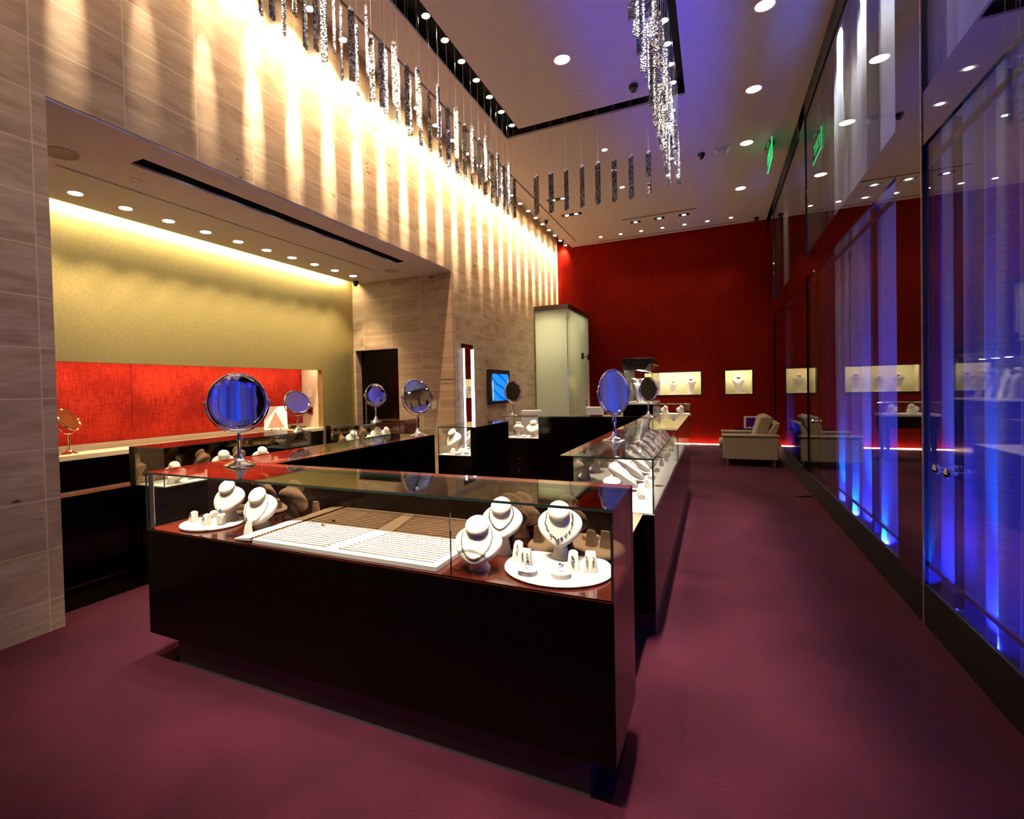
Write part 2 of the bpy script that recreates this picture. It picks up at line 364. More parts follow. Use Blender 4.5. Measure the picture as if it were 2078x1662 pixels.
def spot(parent, loc, target, energy, col=(1, .84, .66), angle=45, blend=.6, r=.03, name='bulb'):
    l = bpy.data.lights.new(name, 'SPOT'); l.energy = energy; l.color = col; l.spot_size = R(angle); l.spot_blend = blend; l.shadow_soft_size = r
    o = bpy.data.objects.new(name, l); COL.objects.link(o); o.location = loc
    d = Vector(target) - Vector(loc); o.rotation_euler = d.to_track_quat('-Z', 'Y').to_euler()
    if parent is not None: o.parent = parent
    return o

# ------------------------------------------------------------------ numbers
ZC = 5.3; XL = -3.85; XG = -5.87; XRW = 1.13; YB = 14.2; YN = -3.0; ZA = 3.44
AY0, AY1 = 1.87, 7.64
ZD, ZT = .745, 1.07

# ------------------------------------------------------------------ room shell
struct('floor', MB().box(-6.6, XRW + .02, YN, YB, -.1, 0), 'carpet', 'plum red carpet over the whole shop floor', 'floor')
w = MB().box(XL - .25, XL, YN, AY0, 0, 5.75, 0).box(XL - .25, XL, AY0, AY1, ZA + .021, 5.75, 0).box(XL - .25, XL, AY1, YB, 0, 5.75, 0)
struct('wall_left', w, 'stoneY', 'tall travertine tiled wall around the alcove opening', 'wall')
# alcove: far end wall with doorway
w = MB().box(-4.92, XL - .25, AY1, AY1 + .2, 0, ZA).box(-5.83, -4.92, AY1, AY1 + .2, 2.24, ZA).box(-6.6, -5.83, AY1, AY1 + .2, 0, ZA + .3)
struct('wall_alcove_end', w, 'stoneX', 'tan travertine end wall of the alcove with the dark doorway', 'wall')
struct('wall_alcove_near', MB().box(-6.6, XL - .25, AY0 - .15, AY0, 0, ZA + .3), 'stoneX', 'near end wall of the alcove', 'wall')
d = MB().box(-5.9, -4.85, AY1 + .17, AY1 + .23, 0, 2.3).build('door_1', 'dark'); d['kind'] = 'structure'; d['label'] = 'dark door in the alcove end wall'; d['category'] = 'door'
MB().tube([(-5.72, AY1 + .13, .9), (-5.72, AY1 + .13, 1.5)], .012).box(-5.73, -5.71, AY1 + .12, AY1 + .17, .95, .97).box(-5.73, -5.71, AY1 + .12, AY1 + .17, 1.42, 1.44).build('door_handle', 'steel', d, True)
# gold wall over red recess
w = MB().box(XG - .1, XG, AY0, 6.77, 1.875, ZA + .35).box(XG - .1, XG, 6.77, AY1, 0, ZA + .35)
struct('wall_alcove_back', w, 'gold', 'gold upper wall of the alcove above the red recess', 'wall')
w = MB().box(-6.36, -6.32, AY0, 6.77, 0, 1.97)
struct('wall_recess', w, 'redpanel', 'bright red fabric panelled wall of the recess behind the counter', 'wall')
struct('trim_1', MB().box(-6.32, XG - .1, AY0, 6.80, 1.95, 1.97), 'gold', 'gold soffit over the red recess', 'trim')
struct('trim_2', MB().box(-6.36, XG - .101, 6.77, 6.80, .0, 1.95), 'creamstone', 'beige cheek at the right end of the red recess', 'trim')
struct('trim_3', MB().box(-6.02, -5.98, 2.0, 6.7, 1.93, 1.945), emit('recess_light', (1, .74, .5), 30), 'hidden light strip above the red fabric panels', 'trim')
# alcove ceiling (with slots)
w = MB()
zs = [(-5.70, -4.88), (-4.85, -4.33), (-4.15, XL - .004)]
for a, b in zs: w.box(a, b, AY0, AY1, ZA, ZA + .02)
w.box(-4.88, -4.85, AY0, 2.42, ZA, ZA + .02).box(-4.88, -4.85, 7.06, AY1, ZA, ZA + .02)
w.box(-4.33, -4.15, AY0, 2.70, ZA, ZA + .02).box(-4.33, -4.15, 6.76, AY1, ZA, ZA + .02)
w.box(-5.72, -5.70, AY0, AY1, ZA, ZA + .08)
struct('ceiling_alcove', w, 'ceil', 'low tan ceiling of the alcove', 'ceiling')
struct('trim_4', MB().box(-4.90, -4.12, 2.35, 7.1, ZA + .10, ZA + .12).box(-4.35, -4.33, 2.6, 6.8, ZA + .02, ZA + .1).box(-4.15, -4.13, 2.6, 6.8, ZA + .02, ZA + .1), 'black', 'black lining of the alcove ceiling slots', 'trim')
struct('ceiling_alcove_cove', MB().box(-6.6, -5.70, AY0, AY1, ZA + .33, ZA + .36), 'ceil', 'cove above the gold wall', 'ceiling')
cl = MB().box(-5.76, -5.73, AY0 + .1, AY1 - .1, ZA + .03, ZA + .05).build('cove_light', 'cove')
tag(cl, 'warm glowing light strip along the top of the gold alcove wall', 'light strip')

# main ceiling with the rectangular black slot
ox0, ox1, oy0, oy1 = -2.79, -.30, .6, 7.55
ix0, ix1, iy0, iy1 = -2.53, -.56, .85, 7.33
XC = -3.45
w = MB()
w.box(XC, -3.225, YN, YB, ZC, ZC + .03).box(-3.19, ox0, YN, YB, ZC, ZC + .03).box(-3.225, -3.19, 13.66, YB, ZC, ZC + .03)
w.box(ox1, XRW + .6, YN, YB, ZC, ZC + .03).box(ox0, ox1, YN, oy0, ZC, ZC + .03).box(ox0, ox1, oy1, YB, ZC, ZC + .03)
w.box(ix0, ix1, iy0, iy1, ZC, ZC + .03)
struct('ceiling', w, 'ceil', 'high pale ceiling with a rectangular black slot', 'ceiling')
w = MB()
w.box(ox0 - .02, ox1 + .02, oy0 - .02, oy1 + .02, ZC + .16, ZC + .18)
for a, b, c, d_ in ((ox0 - .02, ox0, oy0, oy1), (ox1, ox1 + .02, oy0, oy1), (ox0, ox1, oy0 - .02, oy0), (ox0, ox1, oy1, oy1 + .02), (ix0, ix0 + .02, iy0, iy1), (ix1 - .02, ix1, iy0, iy1), (ix0, ix1, iy0, iy0 + .02), (ix0, ix1, iy1 - .02, iy1)):
    w.box(a, b, c, d_, ZC + .028, ZC + .16)
struct('trim_5', w, 'black', 'black lining of the rectangular ceiling slot', 'trim')
struct('trim_6', MB().box(-3.25, -3.17, YN, 13.7, ZC + .07, ZC + .09), 'black', 'long thin black slot in the ceiling beside the stone wall', 'trim')
struct('ceiling_cove', MB().box(XL - .25, XC, YN, YB, 5.62, 5.66).box(XC, XC + .02, YN, YB, ZC + .03, 5.66), 'ceil', 'lit cove above the travertine wall', 'ceiling')
# back wall with three vitrines
holes = [(-2.70, -2.16), (-1.62, -.305), (.233, .80)]
NZ0, NZ1 = 1.237, 1.80
w = MB(); xs = [XL - .25]
for a, b in holes: xs += [a, b]
xs.append(XRW + .9)
w.box(XL - .25, XRW + .9, YB, YB + .06, 0, NZ0).box(XL - .25, XRW + .9, YB, YB + .06, NZ1, 5.75)
for i in range(0, len(xs), 2): w.box(xs[i], xs[i + 1], YB, YB + .06, NZ0, NZ1)
struct('wall_back', w, 'redwall', 'tall deep red back wall with lit niches', 'wall')
struct('wall_near', MB().box(-6.6, XRW + .9, YN - .1, YN, 0, 5.75), 'redwall', 'wall behind the camera', 'wall')
niche_m = pbr('niche_lining', (.62, .58, .36), .6)
M['niche'] = niche_m
for i, (a, b) in enumerate(holes):
    t = thing('display_niche', ['small lit niche at the left end of the red back wall', 'long lit niche with three busts in the middle of the red back wall', 'small square lit niche at the right end of the red back wall'][i], 'display niche', (0, 0, 0), 0, 'lit niches in the back wall')
    y0, y1 = YB + .005, YB + .40
    MB().box(a - .02, b + .02, y1, y1 + .02, NZ0 - .02, NZ1 + .09).box(a - .02, a, y0 + .06, y1, NZ0 - .02, NZ1 + .09).box(b, b + .02, y0 + .06, y1, NZ0 - .02, NZ1 + .09)\
        .box(a, b, y0 + .06, y1, NZ0 - .02, NZ0).box(a, b, y0 + .06, y1, NZ1 + .07, NZ1 + .09).build('lining', 'niche', t)
    MB().box(a - .03, b + .03, YB - .012, YB - .001, NZ1, NZ1 + .03).box(a - .03, b + .03, YB - .012, YB - .001, NZ0 - .03, NZ0).box(a - .03, a, YB - .012, YB - .001, NZ0, NZ1).box(b, b + .03, YB - .012, YB - .001, NZ0, NZ1).build('frame', 'black', t)
    MB().box(a + .03, b - .03, y0 + .075, y0 + .12, NZ1 + .035, NZ1 + .045).build('light_strip', 'caseled', t)
o = MB().box(-3.0, .99, YB - .09, YB - .06, .005, .02).build('floor_light_line', 'floorled'); tag(o, 'glowing light line on the floor along the red back wall', 'light strip')

# ------------------------------------------------------------------ right glazed wall
ZK, ZH0, ZH1, ZF = .25, 2.89, 3.20, 5.05
bays = [(-2.9, -.5), (0.0, 4.08), (4.58, 8.5), (9.0, 12.85)]
cols = [(-.5, 0.0), (4.08, 4.58), (8.5, 9.0), (12.85, YB)]
xo = XRW + .06
struct('wall_right', MB().box(XRW + .9, XRW + 1.0, YN, YB, 0, ZC + .1), 'black', 'dark outer wall behind the curtains', 'wall')
struct('baseboard_right', MB().box(XRW + .0, XRW + .02, YN, YB, 0, ZK - .02), 'black', 'low black base along the glazed wall', 'baseboard')
for i, (a, b) in enumerate(cols):
    struct('trim_%d' % (7 + i), MB().box(XRW, XRW + .75, a, b, ZK - .02, ZC), 'blackglass', ['black glass column behind the camera', 'black glass column between the two nearest windows', 'black glass column beyond the second window', 'black glass pier beside the red wall'][i], 'column')
w = MB()
for a, b in bays: w.box(XRW, XRW + .02, a + .001, b - .001, ZH0, ZH1)
w.box(XRW, XRW + .02, YN, -2.9, ZH0, ZH1)
struct('trim_11', w, 'blackglass', 'black glass band between the lower and upper windows', 'trim')
struct('trim_12', MB().box(XRW - .0, XRW + .03, YN, YB, ZF, ZC), 'black', 'black steel head along the ceiling', 'trim')
struct('trim_13', MB().box(XRW - .006, XRW, 4.07, 4.085, 0, 5.05), 'tantop', 'thin tan metal edge of the nearest column', 'trim')
win_lab = ['window bay behind the camera', 'nearest tall window bay with blue lit curtain and two knobs', 'second tall window bay with blue lit curtain', 'farthest tall window bay beside the sofa']
GX = XRW + .012
def pane_mb(a, b, z0, z1): return MB().box(GX, GX + .01, a, b, z0, z1)
splits = [[], [3.70], [5.33, 7.82], [10.0, 11.3]]
for i, (a, b) in enumerate(bays):
    wn = MB().box(XRW, XRW + .02, a, b, ZK - .02, ZK).box(XRW + .0225, XRW + .034, a, b, ZF - .03, ZF).build('window_%d' % (i + 1), 'black')
    wn['kind'] = 'structure'; wn['label'] = win_lab[i]; wn['category'] = 'window'
    ys = [a] + splits[i] + [b]
    for p, q in zip(ys, ys[1:]):
        pane_mb(p + .004, q - .004, ZK, ZH0).build('pane', 'wglass', wn)
    pane_mb(a, b, ZH1, ZF).build('pane', 'wglass', wn)
    MB().box(XRW + .0225, XRW + .036, a, b, .35, .375).build('bottom_rail', 'steel', wn)
    MB().box(XRW + .0225, XRW + .034, a, b, 2.76, 2.80).build('top_rail', 'black', wn)
    for s_ in splits[i]:
        wd = .03 if s_ in (5.33,) else .008
        MB().box(XRW + .025, XRW + .06, s_ - wd, s_ + wd, ZK, ZH0).build('mullion', 'black', wn)
    if i == 2: MB().box(XRW + .025, XRW + .10, 5.40, 5.43, ZH1, ZF).build('mullion', 'black', wn); MB().box(XRW + .02, XRW + .2, 7.45, 8.5, ZH1, ZF).build('steel_post', 'black', wn); MB().box(XRW + .04, XRW + .2, 7.3, 8.5, ZK, ZH0).build('steel_post', 'black', wn)
    if i == 1: MB().box(XRW + .03, XRW + .05, 3.86, 3.88, ZH1, ZF).build('mullion', 'black', wn)
    if i == 3:
        MB().box(XRW + .02, XRW + .2, 11.9, 12.85, ZH1, ZF).build('steel_post', 'black', wn)
        MB().box(XRW + .04, XRW + .06, 9.0, 10.95, ZK, ZH0).build('dark_panel', 'blackglass', wn)
    for ky in ([3.79, 3.63] if i == 1 else [7.88] if i == 2 else []):
        k = MB(); k.X = Matrix.Translation((XRW + .012, ky, .99)) @ Matrix.Rotation(R(-90), 4, 'Y')
        k.lathe([(.012, 0), (.012, .02), (.024, .026), (.03, .036), (.028, .048), (.015, .054)], 20); k.build('knob', 'chrome', wn, True)

def curtain(y0, y1, x, label, seed, z0=.06, z1=5.28):
    rnd = random.Random(seed); n = int((y1 - y0) / .012); cols_ = []; ph = 0
    a1 = .032; vs = []; fs = []
    zs = [z0, .3, .8, 1.6, 2.8, 4.0, z1]
    per = .24; w2 = rnd.uniform(0, 6)
    prof = []
    for i in range(n + 1):
        y = y0 + (y1 - y0) * i / n
        ph += 2 * pi / n * (y1 - y0) / (per * (1 + .45 * sin(y * 3.1 + w2)))
        prof.append((y, sin(ph), sin(ph * .5 + 1.3)))
    for j, z in enumerate(zs):
        k = .7 + .5 * (1 - z / 5.3)
        for (y, s1, s2) in prof: vs.append((x + a1 * k * s1 + .018 * s2 * k, y + .012 * sin(z * 1.3 + y * 5), z))
    m_ = n + 1
    for j in range(len(zs) - 1):
        for i in range(n): fs.append((j * m_ + i, j * m_ + i + 1, (j + 1) * m_ + i + 1, (j + 1) * m_ + i))
    o = MB().add(vs, fs).build('curtain', 'curtain', None, True, ang=80)
    md = o.modifiers.new('thick', 'SOLIDIFY'); md.thickness = .003
    return tag(o, label, 'curtain', 'window curtains')
curtain(-2.8, 4.078, 1.24, 'long pale curtain lit blue from below behind the nearest glass', 3)
curtain(4.583, 7.245, 1.24, 'pale curtain lit blue from below behind the second window', 5)
curtain(10.94, 11.84, 1.24, 'narrow blue lit curtain strip behind the sofa', 9)
for k, (y, x0_, lab) in enumerate(((7.25, XRW + .06, 'beyond the second curtain'), (10.9, XRW + .06, 'before the last curtain'), (11.85, XRW + .06, 'after the last curtain'))):
    struct('trim_%d' % (20 + k), MB().box(x0_, XRW + .9, y, y + .03, 0, ZC), 'black', 'added black light baffle behind the glass ' + lab, 'trim')  # added baffles that stop blue floodlight spilling past the curtain ends
def floodlight(y, label):
    t = thing('blue_floodlight', label, 'floodlight', (1.62, y, .0), 0, 'blue floodlights behind the curtains')
    MB().box(-.05, .05, -.1, .1, 0, .06).build('housing', 'steel', t, False, .004)
    MB().box(-.04, .04, -.09, .09, .06, .064).build('lens', 'blue', t)
    spot(t, (0, 0, .09), (-.38, 0, .8), 14000, (0.0, .010, 1), 120, 1, .03)
def uplight(y, label, e=60, x=1.188):
    t = thing('blue_uplight', label, 'uplight', (x, y, .0), 0, 'blue uplights behind the glass')
    MB().lathe([(.012, 0), (.014, .006), (.014, .14), (.012, .15)], 16).build('housing', 'steel', t, True)
    MB().lathe([(.010, .1502), (.010, .152)], 16).build('lens', 'blue', t)
    spot(t, (0, 0, .165), (.045, 0, 1.2), e * 2.6, (0.0, .11, 1), 26, 1, .01)
    spot(t, (0, 0, .165), (.0, 0, 1.0), e * .34, (0.012, .02, 1), 120, .9, .01)
YU = [-2.2, -1.3, -.4, .5, 1.1, 1.7, 2.3, 2.85, 3.35, 3.85, 4.75, 5.2, 5.7, 6.2, 6.75, 11.4]
FL = [-1.8, -.9, 0., .8, 1.5, 2.2, 2.9, 3.6, 5.0, 5.7, 6.4]
for k, y in enumerate(FL): floodlight(y, 'blue floodlight hidden behind the window curtain, %s to the far wall' % ORD[len(FL) - 1 - k])
for k, y in enumerate([y for y in YU]):
    uplight(y, 'blue uplight at the foot of the window curtain, %s to the far wall' % ORD[len(YU) - 1 - k], 330 if y < 11 else 200)
# added white fill lamps that brighten the upper curtains
for k, y in enumerate([.6, 1.6, 2.6, 3.6, 4.9, 5.8, 6.8]):
    t = thing('curtain_fill_light', 'added fill lamp over the curtain head, %s to the camera' % ORD[k], 'ceiling lamp', (1.175, y, ZC - .002), 0, 'added fill lamps over the curtain heads')
    MB().lathe([(.018, -.004), (.02, 0)], 16).build('lens', 'lampw', t)
    spot(t, (0, 0, -.02), (.06, 0, -2.0), 420, (.95, .96, 1), 60, .9, .02)

# ------------------------------------------------------------------ ceiling fittings
GREY = M['trim']
def downlight(x, y, z, r, label, group, energy, ang, mt='lampw', col=(1, .86, .70), tgt=None, blend=.7):
    t = thing('recessed_downlight', label, 'ceiling light', (x, y, z), 0, group)
    MB().lathe([(r * .98, -.001), (r * 1.14, -.004), (r * 1.14, -.0005), (r * .98, -.0002)], 28).build('trim_ring', 'trim', t, True)
    MB().lathe([(r * .95, -.0035), (r * .97, -.0015)], 28).build('lens', mt, t)
    spot(t, (0, 0, -.03), tgt or (0, 0, -3), energy, col, ang, blend, r * .8)
    return t
g = 'large round downlights'
for (x, y, s) in ((.50, 4.5, 'out of sight over the near end of the aisle'), (.50, 6.18, 'at the top edge of the picture above the aisle'), (.50, 7.85, 'above the aisle, second down from the top edge'), (.50, 9.53, 'above the aisle beside the green exit sign'), (.50, 11.67, 'above the aisle, farthest from the camera'), (-1.54, 6.05, 'alone in the middle ceiling panel inside the black slot'), (-3.0, .2, 'added out of sight to warm the near stone wall'), (-1.54, 3.0, 'in the middle ceiling panel nearest the camera')):  # the lamp beside the stone wall is added, unseen, to warm the stone
    downlight(x, y, ZC, .088, 'large round white downlight ' + s, g, 115, 118, 'lampw', (1, .76, .54))
for k, (x, y) in enumerate(((-1.54, 8.65), (-1.54, 9.53), (-1.54, 10.43))): downlight(x, y, ZC, .042, 'small round downlight beyond the black slot in the middle of the ceiling, %s' % ORD[k], 'small middle downlights', 160, 50)
for k, (x, y) in enumerate(((-.58, 8.63), (-.58, 9.54))): downlight(x, y, ZC, .042, 'small round downlight beyond the right corner of the black slot, %s' % ORD[k], 'small right downlights', 160, 50)
for k in range(7): downlight(-2.555 + .4895 * k, 13.6, ZC, .04, 'small round downlight washing the red back wall, number %s from the stone wall' % 'one two three four five six seven'.split()[k], 'row of downlights along the back wall', 25, 60, tgt=(0, .35, -3))
ys_slot = [2.20 + .42 * i for i in range(13)]
for k, y in enumerate(ys_slot):
    downlight(-2.60, y, ZC + .03, .04, 'small spotlight in the left arm of the ceiling slot, %s' % ORD[k], 'slot spotlights on the left', 620, 31, tgt=(-.05, 0, -4.3))
    downlight(-.43, y - .01, ZC + .03, .04, 'small spotlight in the right arm of the ceiling slot, %s' % ORD[k], 'slot spotlights on the right', 620, 31, tgt=(-.12, 0, -4.3))
for k in range(5):
    downlight(-2.45 + .46 * k, .73, ZC + .03, .04, 'small spotlight in the near arm of the ceiling slot, %s to the stone wall' % ORD[k], 'slot spotlights in the near arm', 600, 34, tgt=(0, 1.30, -4.4))
# wall washers in the cove
for k in range(29):
    y = 2.5385 + (k - 6) * .5265; q = (.12, .3, .7)[k - 6] if 5 < k < 9 else .34 if k < 6 else 1
    lab = 'round spotlight in the cove over the travertine wall, number %s' % ('one two three four five six seven eight nine ten eleven twelve thirteen fourteen fifteen sixteen seventeen eighteen nineteen twenty twenty-one twenty-two twenty-three twenty-four twenty-five twenty-six twenty-seven twenty-eight twenty-nine thirty thirty-one thirty-two'.split()[k])
    t = thing('cove_spotlight', lab, 'spotlight', (-3.60, y, ZC + .06), 0, 'spotlights in the stone wall cove')
    MB().lathe([(.045, 0), (.05, .01), (.05, .12), (.03, .14)], 18).build('housing', 'trim', t, True)
    MB().lathe([(.04, -.004), (.042, .001)], 18).build('lens', 'lampw', t)
    MB().tube([(0, 0, .13), (0, 0, .30)], .008).build('stem', 'trim', t)
    spot(t, (0, 0, -.02), (-.25, 0, -1.2), 1600 * q, (1, .80, .58), 13, 1.0, .012)
    spot(t, (0, 0, -.02), (-.25, 0, -.12), 5 * q, (1, .74, .42), 130, 1.0, .02)
    spot(t, (0, 0, -.02), (-.25, 0, -.7), 240 * q, (1, .78, .52), 24, 1.0, .012)
    spot(t, (0, 0, -.02), (-.25, 0, -.62), 150 * q, (1, .68, .40), 100, 1.0, .02)
# alcove fittings
for k in range(10):
    downlight(-5.395, 2.84 + .4689 * k, ZA, .06, 'round downlight in the alcove ceiling before the gold wall, %s' % ORD[k], 'downlights in the alcove', 125, 85, 'lampw', (1, .76, .48), tgt=(-.3, 0, -3))
for k in range(7):
    t = thing('slot_lamp', 'tiny lamp inside the black slot of the alcove ceiling, %s' % ORD[k], 'ceiling lamp', (-4.21, 3.2 + .56 * k, ZA + .05), 0, 'tiny lamps in the alcove slot')
    MB().lathe([(.02, 0), (.025, .005), (.025, .05)], 12).build('housing', 'steel', t, True)
    MB().lathe([(.018, -.003), (.018, .0)], 12).build('lens', 'lampw', t)
    spot(t, (0, 0, -.02), (-.12, 0, -2.4), 110, (1, .84, .6), 50, .6)
def disc(name, label, cat, x, y, z, r, m, group=None, ring=True):
    b = MB().lathe([(r * .86, -.003), (r * .9, -.006), (r, -.006), (r, -.0005)], 28)
    o = b.build(name, m, None, True); o.location = (x, y, z); return tag(o, label, cat, group)
disc('ceiling_speaker', 'large round speaker grille at the near end of the alcove ceiling', 'speaker', -4.6, 2.33, ZA, .12, pbr('tan_grille', (.42, .34, .25), .6))
disc('ceiling_speaker', 'round speaker grille at the far end of the alcove ceiling', 'speaker', -4.65, 7.1, ZA, .12, pbr('tan_grille2', (.50, .42, .36), .6))
disc('smoke_detector', 'small round cover between the slots of the alcove ceiling', 'detector', -4.62, 2.93, ZA, .05, M['ceil'])
disc('smoke_detector', 'small round cover in the ceiling between the two nearest aisle downlights', 'detector', .50, 7.02, ZC, .045, M['trim'])
disc('smoke_detector', 'small round cover inside the slot rectangle behind the big downlight', 'detector', -1.54, 6.54, ZC, .045, M['trim'])
disc('ceiling_speaker', 'round speaker grille inside the slot rectangle', 'speaker', -1.54, 6.87, ZC, .10, M['ceil'])
disc('ceiling_speaker', 'round speaker grille beyond the slot among the crystal bars', 'speaker', -1.07, 10.35, ZC, .10, M['ceil'])
disc('smoke_detector', 'small round cover beyond the exit sign', 'detector', .50, 10.4, ZC, .045, M['ceil'])
def camera_dome(x, y, z, label):
    t = thing('ceiling_camera', label, 'camera', (x, y, z), 0, 'black security cameras')
    MB().lathe([(.055, 0), (.06, -.02), (.055, -.035), (.05, -.04)], 20).build('base', 'blackjet', t, True)
    MB().lathe([(.045, -.038), (.043, -.06), (.032, -.082), (.012, -.092)], 20).build('dome', 'blackjet', t, True)
for a in ((-.877, 6.99, ZC, 'black dome camera inside the ceiling slot corner'), (-.153, 9.59, ZC, 'black dome camera on the ceiling right of the crystal bars'), (-3.40, 11.6, ZC, 'black dome camera by the stone wall cove'), (.90, 13.9, ZC, 'black dome camera in the far right ceiling corner'), (-5.62, 7.42, ZA, 'black dome camera in the corner of the alcove ceiling')): camera_dome(*a)
def box_lamp(x, y, n, label):
    t = thing('recessed_box_light', label, 'ceiling light', (x, y, ZC), 0, 'black square recessed lights')
    w = .11 * n
    MB().box(-w, w, -.075, .075, -.006, -.001).build('frame', 'black', t)
    for i in range(n):
        cx = (i - (n - 1) / 2) * .2
        MB().lathe([(.042, -.009), (.042, -.006)], 16, (cx, 0, 0)).build('lens', 'lampw', t)
    spot(t, (0, 0, -.04), (0, .1, -3), 200, (1, .86, .7), 50, .7)
box_lamp(-2.79, 10.42, 2, 'black recessed light with two lamps beyond the slot near the stone wall'); box_lamp(-2.78, 11.49, 2, 'black recessed light with two lamps, second from the camera')
box_lamp(-1.6, 12.78, 1, 'square black recessed light before the red wall, left one of three'); box_lamp(-1.085, 12.78, 1, 'square black recessed light before the red wall, middle one of three'); box_lamp(-.57, 12.8, 1, 'square black recessed light before the red wall, right one of three')
tag(MB().box(-1.86, -.30, 12.45, 12.51, ZC - .006, ZC - .001).build('ceiling_grille', pbr('grille_grey', (.25, .22, .2), .6)), 'long grey air slot in the ceiling before the three square lights', 'air vent')
tag(MB().box(-2.68, .5, 13.98, 14.02, ZC - .006, ZC - .001).build('ceiling_grille', pbr('grille_grey2', (.3, .24, .2), .6)), 'long thin slot in the ceiling close to the red back wall', 'air vent')
tag(MB().box(-2.85, -2.6, 9.75, 10.0, ZC - .008, ZC - .001).build('ceiling_panel', 'ceil', None, False, .004), 'small square access panel in the ceiling near the stone wall', 'panel')
tag(MB().prism([(-.12, 0), (.12, 0), (.07, -.07), (-.07, -.07)], -.08, .08).build('ceiling_sensor', 'trim', None, False, .006), 'white wedge shaped ceiling sensor between the camera and exit sign', 'sensor').location = (.15, 9.56, ZC)
t = thing('exit_sign', 'green glowing exit sign hanging edge-on from the ceiling above the aisle', 'exit sign', (.83, 9.75, ZC))
MB().box(-.06, .06, -.16, .16, -.03, -.001).build('canopy', 'steel', t)
MB().box(-.006, .006, -.36, .36, -.33, -.03).build('panel', pbr('green_panel', (.02, .25, .08), .2), t)
MB().box(-.008, .008, -.36, .36, -.345, -.33).box(-.007, .007, -.368, -.36, -.33, -.03).build('light_edge', 'green', t)
for sg in (1, -1):
    b = MB()
    def seg(y0, z0, y1, z1, w_=.024):
        d = Vector((0, y1 - y0, z1 - z0)); n_ = Vector((0, -d.z, d.y)).normalized() * w_ / 2
        p = [Vector((0, y0, z0)) - n_, Vector((0, y1, z1)) - n_, Vector((0, y1, z1)) + n_, Vector((0, y0, z0)) + n_]
        b.add([(sg * .0065, q.y * sg, q.z) for q in p] + [(sg * .0085, q.y * sg, q.z) for q in p], [(0, 1, 2, 3), (7, 6, 5, 4), (0, 4, 5, 1), (1, 5, 6, 2), (2, 6, 7, 3), (3, 7, 4, 0)])
    zb, zt = -.26, -.10
    for a in ((-.27, zb, -.27, zt), (-.27, zb + .012, -.17, zb + .012), (-.27, zt - .012, -.17, zt - .012), (-.27, -.18, -.19, -.18), (-.12, zb, 0, zt), (-.12, zt, 0, zb), (.06, zb, .06, zt), (.11, zt - .012, .24, zt - .012), (.175, zb, .175, zt)): seg(*a)
    b.build('lettering', 'green', t)

# crystal pendants ------------------------------------------------
def bar(name_m, w_, d_):
    t = bpy.data.objects.new('crystal_pendant', None); COL.objects.link(t); t.empty_display_size = .05
    MB().box(-w_ / 2, w_ / 2, -d_ / 2, d_ / 2, -1.27, -.72).build('crystal_bar', name_m, t)
    MB().box(-w_ / 3, w_ / 3, -d_ / 2 - .002, d_ / 2 + .002, -.72, -.695).build('clip', 'wire', t)
    MB().box(-.0012, .0012, -.0012, .0012, -.70, .155).build('wire', 'wire', t)
    return t
protos = [bar('crys', .05, .014), bar('crysw', .05, .014), bar('crys', .045, .02)]
used = [False] * 3
numw = 'one two three four five six seven eight nine ten eleven twelve thirteen fourteen fifteen sixteen seventeen eighteen nineteen twenty twenty-one twenty-two twenty-three twenty-four twenty-five'.split()
def hang(x, y, dz, warm, label, group):
    k = 1 if random.random() < warm else random.choice((0, 2))
    if not used[k]: o = protos[k]; used[k] = True
    else: o = dup(protos[k], (0, 0, 0))
    o.location = (x, y, ZC + dz); o.rotation_euler = (0, 0, random.uniform(0, pi)); tag(o, label, 'hanging crystal', group)
for i in range(23):
    y = 2.57 + .2095 * i
    hang(-2.66, y, random.uniform(-.03, .03), .35, 'crystal bar hanging in the outer left row, bar %s from the camera' % numw[i], 'crystal bars on the left')
    hang(-2.70 + .14, y, random.uniform(-.03, .03) + (.07 if i % 2 else -.05), .35, 'crystal bar hanging in the inner left row, bar %s from the camera' % numw[i], 'crystal bars on the left')
    hang(-.48, y - .01, random.uniform(-.03, .03), .35, 'crystal bar hanging in the inner right row, bar %s from the camera' % numw[i], 'crystal bars on the right')
    hang(-.375, y, random.uniform(-.05, .03), .35, 'crystal bar hanging in the outer right row, bar %s from the camera' % numw[i], 'crystal bars on the right')
for i in range(8):
    x = -2.315 + .222 * i
    hang(x, 7.405, -.01, .5, 'crystal bar hanging in the far cross row, number %s' % numw[i], 'crystal bars across the far end')
    hang(x + .01, 7.46, .03, .5, 'crystal bar behind its twin in the far cross row, number %s' % numw[i], 'crystal bars across the far end')

